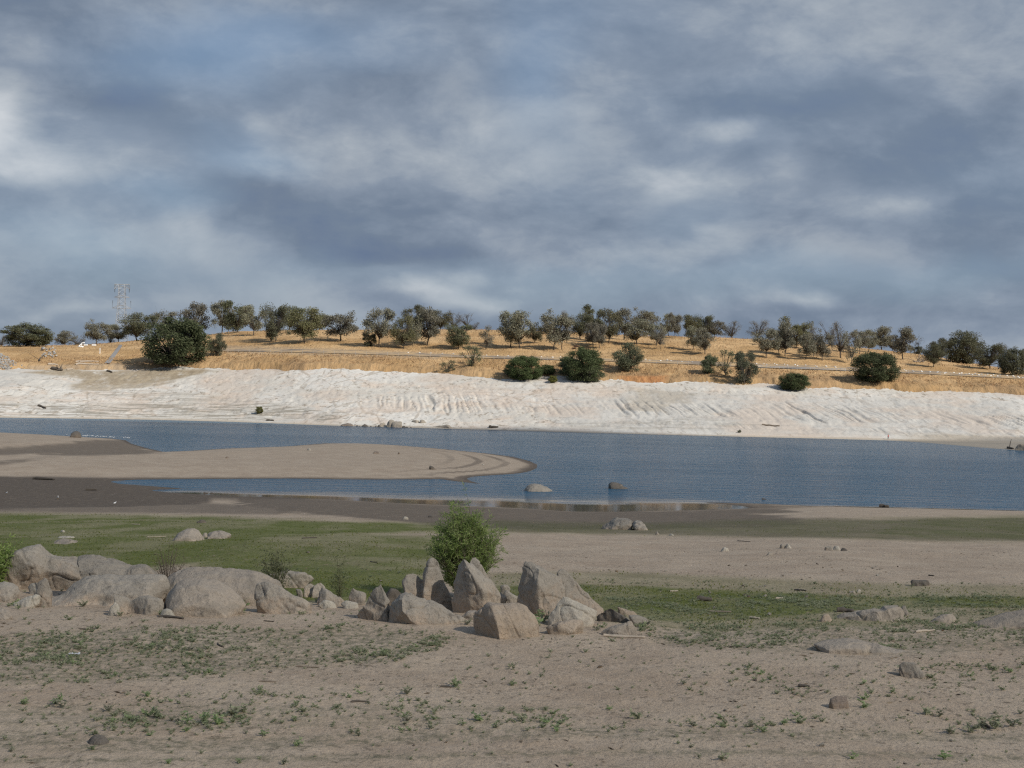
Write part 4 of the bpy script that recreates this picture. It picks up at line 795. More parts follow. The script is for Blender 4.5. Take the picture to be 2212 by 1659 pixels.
for i in range(3): proto('dense', i, 'dense', n=84, leaves=110, trunk=.15, rz=.43, cz=.54, cr=.15, ls=.028)
for i in range(3): proto('sparse', i, 'sparse', n=52, leaves=38, trunk=.22, rz=.40, cz=.58, cr=.14, ls=.024, tr=.017)
for i in range(2): proto('bare', i, 'sparse', n=22, leaves=16, trunk=.25, cr=.15, ls=.022, tr=.020)
for i in range(2): proto('slim', i, 'oak', n=20, leaves=80, trunk=.2, rz=.42, cz=.58, cr=.2, ls=.040, tr=.02)
for i in range(2): proto('snag', i, 'sparse', n=9, leaves=26, trunk=.55, rz=.25, cz=.75, cr=.22, ls=.035, tr=.02)
for i in range(2): proto('wide', i, 'dense', n=130, leaves=170, trunk=.2, rz=.50, cz=.48, cr=.13, ls=.026, ground=True, shell=.75)
for i in range(3): proto('bush', i, 'bush', n=75, leaves=150, trunk=.12, rz=.48, cz=.5, cr=.15, ls=.030, ground=True)
for i in range(3): proto('dark', i, 'dark', n=120, leaves=190, trunk=.12, rz=.50, cz=.48, cr=.14, ls=.029, ground=True, shell=.75)
for i in range(2): proto('airy', i, 'bush', n=36, leaves=70, trunk=.14, rz=.44, cz=.56, cr=.14, ls=.030, ground=True)
proto('rust', 0, 'rust', n=14, leaves=60, trunk=.1, rz=.45, cz=.5, cr=.2, ls=.05, ground=True)
proto('lime', 0, 'lime', n=70, leaves=110, trunk=.1, rz=.48, cz=.48, cr=.16, ls=.05, ground=True, shell=.75)
KN = {}
def hill_tree(crop, cx, top, bot, w, kind, label, behind=None):
    bx, by = cv_(crop, (cx, bot)); tx, ty = cv_(crop, (cx, top)); wpx = w * CROP[crop][2]
    u, v = uv(bx, by); ut, vt = uv(tx, ty)
    if behind is None: X, Y = hit_far(bx, by, 60 if crop[0] == 't' else 0)
    else: Y = float(far_curves(u)[4]) + behind; X = u / F * Y
    z = far_at(X, Y); h = -vt / F * Y - z
    wid = wpx / F * Y * (1.08 if kind in ('dark', 'bush', 'airy', 'lime', 'rust', 'wide') else 1.42)
    k = KN[kind] = KN.get(kind, -1) + 1
    wm_, lm_ = PROTO[kind][k % len(PROTO[kind])]
    shrub = kind in ('bush', 'dark', 'airy', 'rust', 'lime')
    rt = obj('shrub' if shrub else ('dead_tree' if kind == 'snag' else 'oak_tree'), None, loc=(X, Y, z - .1))
    rt.rotation_euler.z = random.uniform(0, 6.28); rt.scale = (wid, wid * random.uniform(.9, 1.1), h)
    tag(rt, label, 'shrub' if shrub else 'tree', 'shrubs on the grassy bank' if shrub else 'oaks on the dry hill')
    obj('stem' if shrub else 'trunk', wm_, rt); obj('foliage' if shrub else 'crown', lm_, rt)
    return rt
T = hill_tree
T('t1', 350, 562, 870, 660, 'wide', 'broad dark round-topped oak alone beyond the rubble chunks')
T('t1', 15, 720, 865, 150, 'sparse', 'thin bluish oak cut by the picture edge beside the broad dark oak', 12)
T('t1', 830, 672, 870, 220, 'oak', 'low brownish oak next to the broad dark oak, behind the white pipe barrier', 8)
T('t1', 990, 688, 870, 180, 'sparse', 'thin grey see-through oak between low brownish oak and ragged oak', 14)
T('t1', 1240, 522, 845, 270, 'oak', 'ragged upright oak standing a little way from the pylon foot')
T('t1', 1420, 640, 838, 130, 'sparse', 'small sparse oak tucked between the ragged oak and the pylon', 10)
T('t1', 1520, 582, 825, 250, 'oak', 'low brown oak hiding the foot of the pylon', 6)
T('t1', 1770, 428, 795, 370, 'dense', 'dense dark oak between the pylon and the huge round bush')
T('t2', 95, 280, 520, 190, 'oak', 'pale-topped oak peering over the huge dark green bush', 6)
T('t2', 290, 265, 500, 150, 'sparse', 'sparse oak behind the huge dark bush, beside the tall two-lobed oak', 10)
T('t2', 425, 198, 500, 240, 'oak', 'tall two-lobed oak rising behind the huge dark green bush', 4)
T('t2', 640, 520, 760, 190, 'bush', 'small dusky oak shrub right against the huge dark green bush'.replace(' right', ''))
T('t2', 690, 185, 515, 235, 'oak', 'tall oak with pale shaggy side, twin of a darker one')
T('t2', 850, 182, 520, 260, 'dense', 'darker fuller twin of the shaggy tall oak, crown to the grass')
T('t2', 1020, 235, 552, 190, 'oak', 'slim-stemmed oak with airy crown, next to the darker twin')
T('t2', 1240, 217, 612, 240, 'dense', 'oak with low drooping limbs and a straight dark trunk')
T('t2', 1200, 490, 618, 130, 'airy', 'loose low shrub at the trunk of the oak with drooping limbs')
T('t2', 1400, 235, 530, 230, 'dense', 'dark oak behind, squeezed between drooping oak and olive oak', 0)
T('t2', 1550, 243, 632, 310, 'olive', 'olive-green umbrella oak on a clean pale trunk')
T('t2', 1700, 272, 500, 190, 'olive', 'smaller oak on the skyline behind the olive umbrella oak', 4)
T('t2', 1920, 280, 606, 320, 'oak', 'pale wide-crowned oak standing alone before a gap of sky')
T('t3', 280, 250, 672, 250, 'oak', 'tall airy oak, first of the big middle clump')
T('t3', 185, 500, 660, 150, 'bush', 'low round scrub oak at the foot of the tall airy oak')
T('t3', 530, 330, 688, 200, 'olive', 'leaning green oak with a thick dark trunk in the middle clump')
T('t3', 630, 320, 662, 180, 'oak', 'slender oak with bowed stem beside the leaning green oak')
T('t3', 670, 218, 540, 220, 'dense', 'highest domed oak at the back of the middle clump', 2)
T('t3', 780, 258, 652, 240, 'oak', 'oak with a straight trunk and low skirt of leaves under the highest dome')
T('t3', 910, 275, 520, 220, 'olive', 'green oak at the back of the middle clump, past the highest dome', 2)
T('t3', 1050, 280, 500, 140, 'sparse', 'greyish oak at the end of the middle clump', 4)
T('t3', 1090, 420, 690, 240, 'dense', 'short dense green oak reaching almost to the grass')
T('t3', 1195, 305, 490, 210, 'bare', 'nearly leafless forked oak against the sky', 4)
T('t3', 1260, 405, 490, 110, 'sparse', 'little grey oak beside the nearly leafless forked oak', 8)
T('t3', 1390, 440, 694, 130, 'slim', 'lone little slim oak with tiered crown on open grass')
T('t3', 1640, 293, 668, 210, 'oak', 'oak with thin dark stem, first of the clump past open grass')
T('t3', 1735, 300, 684, 270, 'oak', 'oak with forked trunk like a wishbone and layered crown')
T('t3', 1895, 400, 628, 150, 'olive', 'small green oak between wishbone oak and the grey thicket')
T('t4', 55, 262, 700, 250, 'oak', 'grey bushy oak with a low hem, in the thicket near the rusty shrub')
T('t4', 135, 350, 695, 190, 'oak', 'fuller oak ending the thicket, leaves brushing the grass')
T('t4', 180, 288, 540, 130, 'sparse', 'thin oak behind the thicket, nearest the gap of sky'.replace('nearest', 'next to'), 2)
T('t4', 330, 308, 592, 190, 'dense', 'dark oak opening the long grove after the gap of sky')
T('t4', 460, 218, 560, 220, 'dense', 'highest round-headed oak of the long grove', 0)
T('t4', 460, 400, 662, 170, 'oak', 'oak standing just above the big dark twin-humped shrub')
T('t4', 525, 420, 682, 140, 'oak', 'pale oak with leaning stem above the big dark twin-humped shrub')
T('t4', 620, 268, 625, 220, 'olive', 'oak with twin trunks in the long grove')
T('t4', 780, 265, 592, 220, 'oak', 'flat-topped grey oak in the middle of the long grove')
T('t4', 910, 380, 642, 250, 'oak', 'low spreading oak above the upright roadside shrub')
T('t4', 1000, 250, 570, 230, 'oak', 'tall ragged oak behind the low spreading one', 0)
T('t4', 1115, 420, 655, 170, 'oak', 'short dark oak, one of a pair ending the long grove')
T('t4', 1158, 430, 692, 130, 'sparse', 'paler lower oak of the pair ending the long grove')
T('t4', 1240, 310, 556, 150, 'oak', 'first of two lacy oaks on the skyline after the long grove')
T('t4', 1310, 312, 572, 140, 'oak', 'second of two lacy oaks on the skyline, thin straight stem')
T('t4', 1480, 325, 560, 220, 'olive', 'dense green oak on the skyline with a bent dark trunk', 0)
T('t4', 1600, 332, 560, 190, 'dense', 'dark oak merged with the bent-trunk oak on the skyline', 2)
T('t4', 1495, 450, 702, 160, 'oak', 'small oak with wavy stem downhill of the bent-trunk oak')
T('t4', 1622, 468, 742, 190, 'oak', 'pale oak with tall clean stem, lowest on its slope above the road')
T('t4', 1720, 365, 575, 170, 'oak', 'grey oak thinning out toward the ghostly pale oak', 2)
T('t4', 1890, 392, 578, 210, 'sparse', 'ghostly pale see-through oak alone on the ridge', 6)
T('t5', 210, 253, 470, 200, 'sparse', 'bare-topped grey oak starting the grove after the ghostly one', 6)
T('t5', 300, 338, 657, 220, 'oak', 'round oak standing downhill at the start of that last grove')
T('t5', 430, 350, 617, 150, 'oak', 'thin-stemmed dark oak beside the round downhill oak')
T('t5', 495, 270, 632, 190, 'oak', 'tall stemmed oak next to the thin-stemmed dark oak')
T('t5', 610, 213, 557, 230, 'olive', 'highest greenest oak of the last grove')
T('t5', 712, 400, 672, 180, 'oak', 'stout-trunked oak with shaggy low limbs in the last grove')
T('t5', 792, 400, 642, 140, 'oak', 'faint brownish oak just behind the stout-trunked one')
T('t5', 760, 278, 545, 150, 'sparse', 'grey twiggy oak top showing between green oak and dark-limbed oak', 0)
T('t5', 880, 350, 682, 190, 'oak', 'oak with straight black trunk above the guard rail')
T('t5', 965, 265, 545, 200, 'bare', 'dark-limbed almost leafless oak high in the last grove', 0)
T('t5', 1075, 270, 656, 240, 'sparse', 'large pale grey oak with light branches in the last grove')
T('t5', 1190, 360, 712, 150, 'slim', 'narrow brushy oak next to the black-green round bush')
T('t5', 1270, 360, 612, 160, 'oak', 'brown-green oak behind the black-green round bush')
T('t5', 1365, 348, 595, 180, 'oak', 'slanting pale-trunked oak rising over the black-green round bush')
T('t5', 1500, 320, 580, 230, 'oak', 'domed grey oak on the ridge behind the black-green round bush', 2)
T('t5', 1720, 325, 670, 230, 'oak', 'last big domed oak of the grove, forked trunk')
T('t5', 1610, 420, 585, 160, 'oak', 'lower oak filling in between the two domed oaks', 2)
T('t5', 1880, 388, 605, 70, 'snag', 'lone slim half-dead tree against the sky beyond the grove', 8)
T('t5', 2040, 488, 748, 200, 'dense', 'small dark bushy oak near the fallen grey branches')
T('t6', 770, 470, 590, 150, 'bush', 'low scrub on the skyline behind the small dark bushy oak', 4)
T('t6', 1390, 252, 645, 490, 'wide', 'huge dark evergreen oak, broadest on the falling ridge')
T('t6', 1060, 350, 600, 230, 'dense', 'rounded oak tucked behind the huge evergreen oak', 6)
T('t6', 1740, 430, 775, 350, 'dense', 'dark many-stemmed oak beside the huge evergreen oak, above stones')
T('t6', 2060, 475, 862, 360, 'wide', 'darkest low oak at the picture edge over the stony ditch')
T('t6', 1950, 425, 600, 200, 'sparse', 'twiggy grey oak top behind the darkest low oak', 4)
T('t6', 2260, 500, 840, 200, 'dense', 'dark oak cut off by the picture edge behind the lowest oak', 2)
T('t1', 2240, 480, 1108, 790, 'dark', 'huge round dark green bush-like tree casting a big shadow on dry grass')
T('t3', 1240, 645, 872, 280, 'airy', 'umbrella-shaped airy shrub at the roadside with gaps in its crown')
T('t3', 985, 800, 938, 170, 'airy', 'small brownish shrub on the cut bank below the umbrella-shaped one')
T('t3', 1790, 752, 1008, 330, 'dark', 'dark green shrub with a side arm on the edge of the white bank')
T('t3', 2020, 845, 950, 160, 'dark', 'low arm-like shrub joined to the dark green shrub')
T('t3', 1640, 850, 970, 160, 'bush', 'greyer low shrub on the other flank of the dark green shrub')
T('t4', 350, 655, 1020, 400, 'dark', 'big dark twin-humped shrub overhanging the white bank')
T('t4', 190, 760, 960, 240, 'bush', 'lower grey-green lobe of shrub against the big twin-humped one')
T('t4', 440, 850, 1035, 260, 'bush', 'grey-leaved shrub spilling in front of the big twin-humped one')
T('t4', 830, 620, 928, 340, 'bush', 'upright open shrub by the road with twiggy gaps')
T('t4', 1655, 735, 950, 200, 'bush', 'first of three joined shrubs, with a broken pale limb beside it')
T('t4', 1830, 690, 965, 230, 'airy', 'tallest airy one of three joined shrubs')
T('t4', 2030, 708, 1052, 280, 'bush', 'round bristly one of three joined shrubs, reaching lowest')
T('t4', 280, 645, 690, 110, 'rust', 'rusty red little shrub on golden grass')
T('t4', 40, 965, 1040, 90, 'lime', 'yellow-green little shrub at the white bank edge')
T('t5', 1435, 588, 898, 450, 'dark', 'black-green round bush hiding part of the road')
T('t5', 585, 798, 985, 290, 'dark', 'squat dark bush alone on the cut bank')
T('W2', 45, 1183, 1244, 62, 'lime', 'small round green bush alone on the white bank')
T('W4', -188, 1376, 1405, 34, 'bush', 'tiny dark bush on the white bank near the waterline')
for (a, b, c_, d_) in ((1620, 490, 520, 120), (1780, 480, 515, 140), (1960, 470, 505, 110)):
    pass
# ------------------------------------------------------------------ pylon
STEEL = mat_simple('galvanised_steel', (.40, .415, .43), .55, .12, 2.0, .05, .3)
def pylon():
    px, py = 262.0, 700.0; u, v = uv(px, py); Y = 1080.0; X = u / F * Y
    zt = -uv(264, 614.2)[1] / F * Y; zb = far_at(X, Y) - .3; Hh = zt - zb; k = Y / F
    rt = obj('pylon', None, loc=(X, Y, zb)); tag(rt, 'grey steel lattice pylon rising behind the ridge oaks', 'pylon')
    zz = lambda py_: -uv(263, py_)[1] / F * Y - zb
    z3, z2, z1, z0 = zz(624), zz(642.5), zz(660), zz(666)
    prof_ = [(0, 5.6), (zz(700), 3.3), (z0, 2.35), (z2, 2.1), (z3, 2.1), (Hh, 2.1)]
    wv_ = lambda z: np.interp(z, [p[0] for p in prof_], [p[1] for p in prof_])
    lv = np.array([0, Hh * .15, Hh * .30, Hh * .44, z0, (z0 + z2) / 2, z2, (z2 + z3) / 2, z3, Hh])
    for sx, sy in ((-1, -1), (1, -1), (1, 1), (-1, 1)):
        obj('leg', Geo().tube([(sx * wv_(z), sy * wv_(z), z) for z in lv], 0.146, 4).mesh('leg', STEEL), rt)
    g = Geo()
    for a, b in zip(lv[:-1], lv[1:]):
        n = max(1, int(round((b - a) / 4.5)))
        for q in range(n):
            c, d = a + (b - a) * q / n, a + (b - a) * (q + 1) / n; wa, wb = wv_(c), wv_(d)
            for f in range(4):
                R_ = Matrix.Rotation(f * math.pi / 2, 3, 'Z')
                for s in (-1, 1): g.tube([R_ @ Vector((s * wa, -wa, c)), R_ @ Vector((-s * wb, -wb, d))], 0.073, 4)
                g.tube([R_ @ Vector((-wb, -wb, d)), R_ @ Vector((wb, -wb, d))], 0.066, 4)
    obj('lattice', g.mesh('lattice', STEEL), rt)
    def arm(z, half, rise, drop=0):
        g = Geo()
        for sy in (-1, 1):
            y = sy * 1.0
            g.tube([(-half, y * .3, z), (-2.1, y * 2.1, z), (2.1, y * 2.1, z), (half, y * .3, z)], 0.109, 4)
            g.tube([(-half, y * .3, z), (-2.1, y * 2.1, z + rise), (2.1, y * 2.1, z + rise), (half, y * .3, z)], 0.103, 4)
            for s in (-1, 1):
                for q in np.linspace(.2, .8, 4):
                    xx_ = s * (half + (2.1 - half) * q); g.tube([(xx_, y * (.3 + 1.8 * q), z), (xx_ + s * .8, y * (.3 + 1.8 * max(0, q - .12)), z + rise * q)], 0.059, 4)
        return g
    obj('crossarm', arm(z0, 20.5 * k, (z1 - z0)).mesh('crossarm', STEEL), rt)
    obj('crossarm', arm(z2, 16 * k, 1.2).mesh('crossarm', STEEL), rt)
    g = Geo()
    for sy in (-1, 1):
        g.tube([(-15.5 * k, sy * 1.2, Hh), (15.5 * k, sy * 1.2, Hh)], 0.146, 4); g.tube([(-16 * k, sy * 1.2, z3), (-8 * k, sy * 2, z3 + 1.5), (8 * k, sy * 2, z3 + 1.5), (16 * k, sy * 1.2, z3)], 0.109, 4)
        for s in (-1, 1):
            g.tube([(s * 15.5 * k, sy * 1.2, Hh), (s * 16 * k, sy * 1.2, z3)], 0.096, 4); g.tube([(s * 15.5 * k, sy * 1.2, Hh), (s * 7 * k, sy * 2, z3 + 1)], 0.073, 4); g.tube([(s * 16 * k, sy * 1.2, z3), (s * 8 * k, sy * 1.6, Hh)], 0.073, 4)
    obj('crossarm', g.mesh('crossarm', STEEL), rt)
    INS = mat_simple('insulator_glass', (.12, .14, .16), .3)
    for s in (-1, 1):
        obj('insulator', Geo().tube([(s * 20 * k, 0, z0 + .2), (s * 19.6 * k, 0, z0 + 3.4), (s * 19.6 * k, 0, z0 + 5.2)], [.10, .12, .34], 6).mesh('insulator', INS), rt)
        obj('insulator', Geo().tube([(s * 15.6 * k, 0, z3), (s * 15.6 * k, 0, z3 - 2.4)], [.2, .16], 6).mesh('insulator', INS), rt)
pylon()
# ------------------------------------------------------------------ fence, guard rail and markers along the lane
WOOD = mat_simple('weathered_post', (.40, .37, .33), .9, .2, 5)
WHITE = mat_simple('white_paint', (.82, .82, .80), .5, .05, 4)
fence = obj('wire_fence', None, loc=(0, 0, 0)); tag(fence, 'pale wire fence with thin posts running along the grey lane', 'fence')
pxs = np.concatenate([np.arange(492, 1185, 23.0), np.arange(1395, 1600, 23.0), np.arange(1940, 2200, 23.0)])
tops = []
pm = Geo().tube([(0, 0, -.4), (0, 0, .6), (0, 0, 1.45)], [.08, .08, .075], 6).mesh('post', WOOD)
for k, a in enumerate(pxs):
    u = uv(a, 770)[0]; Y = float(far_curves(u)[2]) + .6; X = u / F * Y; z = far_at(X, Y); hgt = random.uniform(.9, 1.12)
    o = obj('post', pm, fence, (X, Y, z)); o.scale.z = hgt; o.rotation_euler.y = random.uniform(-.05, .05); tops.append((a, X, Y, z))
for hh in (.45, .9, 1.35):
    g = Geo()
    for p, q in zip(tops[:-1], tops[1:]):
        if q[0] - p[0] < 60: g.tube([(p[1], p[2] - .09, p[3] + hh), (q[1], q[2] - .09, q[3] + hh)], .018, 3)
    obj('wire', g.mesh('wire', STEEL), fence)
rail = obj('guard_rail', None, loc=(0, 0, 0)); tag(rail, 'grey double guard rail on the lane above the squat dark bush', 'guard rail')
rp = []
for a in np.arange(1636, 1834, 9.5):
    u = uv(a, 795)[0]; Y = float(far_curves(u)[2]) + 1.2; rp.append((u / F * Y, Y, far_at(u / F * Y, Y)))
rm = Geo().box((0, 0, .4), (.09, .09, .75)).mesh('post', STEEL)
for p in rp: obj('post', rm, rail, p)
for off, hz in ((-.12, .95), (-.12, .45)):
    obj('rail', Geo().tube([(p[0], p[1] + off, p[2] + hz) for p in rp], .11, 6).mesh('rail', STEEL), rail)
bm = bmesh.new(); bmesh.ops.create_cube(bm, size=1); bmesh.ops.scale(bm, vec=(.95, .5, .55), verts=bm.verts); bmesh.ops.bevel(bm, geom=bm.edges[:], offset=.06, segments=2, affect='EDGES')
mk = bpy.data.meshes.new('marker'); bm.to_mesh(mk); bm.free(); mk.materials.append(WHITE)
MK = [('t3', x_, y_) for x_, y_ in ((580, 732), (700, 735), (815, 738), (935, 742), (1050, 745), (1395, 760), (1510, 765), (1620, 769), (1735, 773), (1965, 778), (2080, 782))] + \
     [('t4', x_, y_) for x_, y_ in ((40, 782), (120, 778), (1005, 803), (1045, 814), (1160, 818), (1230, 811), (1270, 820), (1380, 827), (1490, 831))] + \
     [('t5', x_, y_) for x_, y_ in ((200, 720), (275, 720), (305, 729), (385, 722), (410, 734), (490, 727), (520, 737), (600, 731), (625, 741), (710, 737), (810, 740), (825, 751), (920, 744), (928, 755), (1015, 750), (1022, 759))] + \
     [('t6', x_, y_) for x_, y_ in ((490, 798), (505, 811), (595, 801), (620, 815), (712, 808), (722, 822), (828, 815), (835, 826), (945, 828), (1040, 835), (1050, 828), (1140, 845), (1160, 838), (1265, 838), (1340, 852), (1370, 845), (1430, 860), (1470, 851), (1515, 865), (1555, 852), (1605, 870), (1640, 860), (1690, 875), (1722, 862), (1765, 881), (1800, 868), (1855, 885), (1890, 872), (1985, 880), (2000, 898), (2065, 884), (2080, 899), (2130, 890), (2145, 905), (2195, 908))]
for c_, a, b in MK:
    X, Y = hit_far(*cv_(c_, (a, b + 3)), 60); o = obj('road_marker', mk, loc=(X, Y, far_at(X, Y) + .45)); s = random.uniform(.5, .8); o.scale = (s, s, s * random.uniform(.8, 1.1)); o.rotation_euler.z = random.uniform(-.4, .4)
    tag(o, 'small white block, one of many dotted along the grey lane', 'marker', 'white blocks dotted along the lane')
# white pipe barrier and boxes on the knoll
X, Y = hit_far(*cv_('t1', (1040, 884))); z = far_at(X, Y); k = Y / F * .168
b = obj('pipe_barrier', None, loc=(X, Y, z)); tag(b, 'white tilted pipe barrier on the knoll between the oaks', 'barrier')
obj('arm', Geo().tube([(-30 * k, 0, .3), (20 * k, 0, 60 * k), (50 * k, 0, 58 * k)], .22, 8).mesh('arm', WHITE), b)
obj('base', Geo().box((-2 * k, 0, .25), (34 * k, .5, .35)).mesh('base', WHITE), b)
obj('brace', Geo().tube([(12 * k, 0, .3), (8 * k, 0, 46 * k)], .14, 6).mesh('brace', WHITE), b)
for a, lb in ((1105, 'white box close to the pipe barrier on the knoll'), (1207, 'white box away from the pipe barrier, on the knoll edge')):
    X, Y = hit_far(*cv_('t1', (a, 868))); o = obj('white_box', mk, loc=(X, Y, far_at(X, Y) + .5)); o.scale = (2.2, 1.2, 1.4); tag(o, lb, 'box')
X, Y = hit_far(*cv_('t1', (1284, 965))); o = obj('marker_post', Geo().tube([(0, 0, -.3), (0, 0, 1), (0, 0, 2.6)], [.16, .16, .14], 8).mesh('marker_post', WHITE), loc=(X, Y, far_at(X, Y))); tag(o, 'short white post standing in the golden grass below the boxes', 'post')
# ------------------------------------------------------------------ broken concrete and riprap on the far slope
CONC = make_rock_mat('broken_concrete', (.36, .35, .33), (.33, .31, .28), .3, .2)
def chunk(seed, mat):
    r = np.random.default_rng(seed); H = r.normal(size=(14, 3)); H /= np.linalg.norm(H, axis=1)[:, None]; H *= np.array([1, .8, .62]) * (.85 + .3 * r.random((14, 1)))
    bm = bmesh.new(); vs = [bm.verts.new(h) for h in H]; bmesh.ops.convex_hull(bm, input=vs); bmesh.ops.bevel(bm, geom=bm.edges[:], offset=.05, segments=1, affect='EDGES')
    m = bpy.data.meshes.new('chunk'); bm.to_mesh(m); bm.free(); m.materials.append(mat); return m
R0 = random.Random(3)
CH = [chunk(s, CONC) for s in range(6)]
for a, b, s, lb in ((560, 900, 46, 'biggest flat concrete slab on top of the rubble heap'), (600, 930, 24, None), (650, 905, 26, None), (680, 890, 24, 'concrete chunk standing at the top end of the rubble heap'), (640, 950, 22, None), (690, 935, 26, None), (620, 975, 22, None), (660, 990, 20, None), (705, 965, 26, None), (720, 990, 24, None), (680, 1010, 18, None), (580, 960, 16, None)) + tuple((R0.uniform(545, 735), R0.uniform(905, 1000), R0.uniform(14, 24), None) for _ in range(14)):
    X, Y = hit_far(*cv_('t1', (a, b + s * .5))); k = Y / F * .168; o = obj('concrete_chunk', random.choice(CH), loc=(X, Y - .3, far_at(X, Y) + s * .42 * k)); o.scale = (s * k,) * 3; o.rotation_euler = [random.uniform(-.6, .6), random.uniform(-.6, .6), random.uniform(0, 6)]
    tag(o, lb or 'grey broken concrete chunk in the rubble heap on the grassy slope', 'concrete chunk', 'rubble heap on the grassy slope')
g = Geo(); r = np.random.default_rng(5)
base = chunk(77, CONC); bv = np.array([v.co[:] for v in base.vertices]); bf = [list(p.vertices) for p in base.polygons]
bq = [(f[0], f[i], f[min(i + 1, len(f) - 1)], f[min(i + 2, len(f) - 1)]) for f in bf for i in range(1, len(f) - 1, 2)]
n = 0
while n < 700:
    a, b = r.uniform(-260, 330), r.uniform(955, 1180)
    if b < 960 + max(0, a) * .55 or b > 1150 + 30 * math.sin(a * .02): continue
    if a > 190 and r.random() < .6: continue
    X, Y = hit_far(*cv_('t1', (a, b))); s = r.uniform(.25, .8) * (1.0 if a < 120 else .7); q = Matrix.Rotation(r.uniform(0, 6), 3, 'Z') @ Matrix.Rotation(r.uniform(-.7, .7), 3, 'X')
    g.add((bv * s) @ np.array(q).T + (X, Y, far_at(X, Y) + .15 * s), bq); n += 1
tag(obj('riprap_gravel', g.mesh('riprap', CONC, False)), 'spill of grey riprap stones at the edge of the white bank', 'riprap', kind='stuff')
# ------------------------------------------------------------------ logs, branches and sticks
LOGD = mat_simple('dark_driftwood', (.10, .085, .07), .95, .3, 6); LOGP = mat_simple('pale_driftwood', (.40, .34, .27), .9, .25, 6); LOGM = mat_simple('driftwood', (.20, .165, .13), .95, .3, 6)
def log(crop, p, q, r, label, mat=LOGD, far=True, twigs=0, name='log', lift=.7, bend=.06):
    A = []
    for e in (p, q):
        X, Y = (hit_far if far else hit_land)(*cv_(crop, e)); A.append(np.array([X, Y, (far_at(X, Y) if far else float(land_z(X, Y)))]))
    a, b = A; Lh = np.linalg.norm(b - a); m = (a + b) / 2; d = (b - a)
    t = np.linspace(0, 1, 9)[:, None]; pts = a + d * t; sd = RNG.normal(size=3) * Lh * bend
    pts = pts + np.sin(t * math.pi) * sd * (1, 1, .25); 
    z = [far_at(*P[:2]) if far else float(land_z(P[0], P[1])) for P in pts]; pts[:, 2] = np.array(z) + r * lift
    g = Geo().tube(pts - a, r * np.interp(np.arange(9), [0, 1, 8], [.75, 1, .55]) * (1 + .12 * RNG.normal(size=9)), 8)
    for _ in range(twigs):
        s = pts[RNG.integers(2, 9)] - a; e = s + RNG.normal(size=3) * (Lh * .22) + (0, 0, abs(RNG.normal()) * Lh * .18); g.tube(bez(s, (s + e) / 2 + RNG.normal(size=3) * r, e, 5), np.linspace(r * .4, r * .08, 5), 5)
    o = obj(name, g.mesh(name, mat), loc=a); tag(o, label, name.replace('_', ' ')); return o
RNG = np.random.default_rng(21)
log('W1', (322, 1182), (386, 1203), .5, 'short dark log stub lying on the smooth white bank')
log('W2', (1985, 1362), (2062, 1363), .5, 'straight dark log on the far waterline past the sandy shelf')
log('W2', (105, 1305), (168, 1306), .35, 'thin dark log at the foot of the white bank below the small green bush')
log('t1', (975, 1078), (1272, 1076), .45, 'long pale log, upper of two lying parallel below the grassy slope', LOGP)
log('t1', (975, 1112), (1272, 1110), .45, 'long pale log, lower of two lying parallel below the grassy slope', LOGP)
log('t1', (615, 1110), (745, 1118), .5, 'pale log among flood debris under the rubble heap', LOGP)
log('t1', (660, 1165), (800, 1190), .8, 'dark tangled branch pile on the edge of the white bank', LOGD, twigs=9)
log('t1', (860, 1180), (940, 1170), .4, 'pale stub next to the dark tangled branches', LOGP)
log('t1', (1375, 1195), (1440, 1215), .5, 'dark short log on the brown pebble fan')
log('t1', (515, 1075), (560, 1010), .3, 'bent dark branch leaning below the rubble heap', LOGD, twigs=2, lift=2)
log('W4', (2072, 1537), (2125, 1545), .4, 'dark log with upturned twigs on the sandy far shore', twigs=5)
log('t6', (725, 690), (860, 690), .45, 'fallen grey branches heaped on golden grass near the small dark oak', LOGM, twigs=26, name='fallen_branches')
log('W4', (0, 1340), (150, 1352), .35, 'long thin dark log across the white bank', LOGM)
log('W3', (1480, 1295), (1535, 1300), .4, 'short dark log halfway up the gullied white bank') if 'W3' in CROP else None
log('M', (925, 360), (972, 361), .6, 'dark floating log in the lake beyond the near spit', far=False)
log('M', (1500, 397), (1550, 399), .35, 'twiggy dark debris at the tip of the near waterline', far=False, twigs=5)
log('A', (255, 474), (418, 482), .25, 'long dark log on the dark mud by the sandbar', LOGD, far=False)
log('A', (660, 560), (748, 560), .2, 'thin log lying farther out on the dark mud', LOGD, far=False)
log('A', (1570, 584), (1602, 584), .22, 'dark stub at the lagoon edge, first of two', LOGD, far=False)
log('A', (1620, 585), (1655, 585), .22, 'dark stub at the lagoon edge, second of two', LOGD, far=False)
log('L', (1075, 712), (1240, 726), .035, 'thin brown stick on sand before the little pale stone', LOGD, far=False, name='stick')
log('C4', (1440, 1128), (1970, 1162), .04, 'long pale stick lying before the pinkish stone', LOGP, far=False, name='stick')
log('C2', (445, 480), (455, 475), .02, 'twig on the whaleback', LOGD, far=False) if False else None
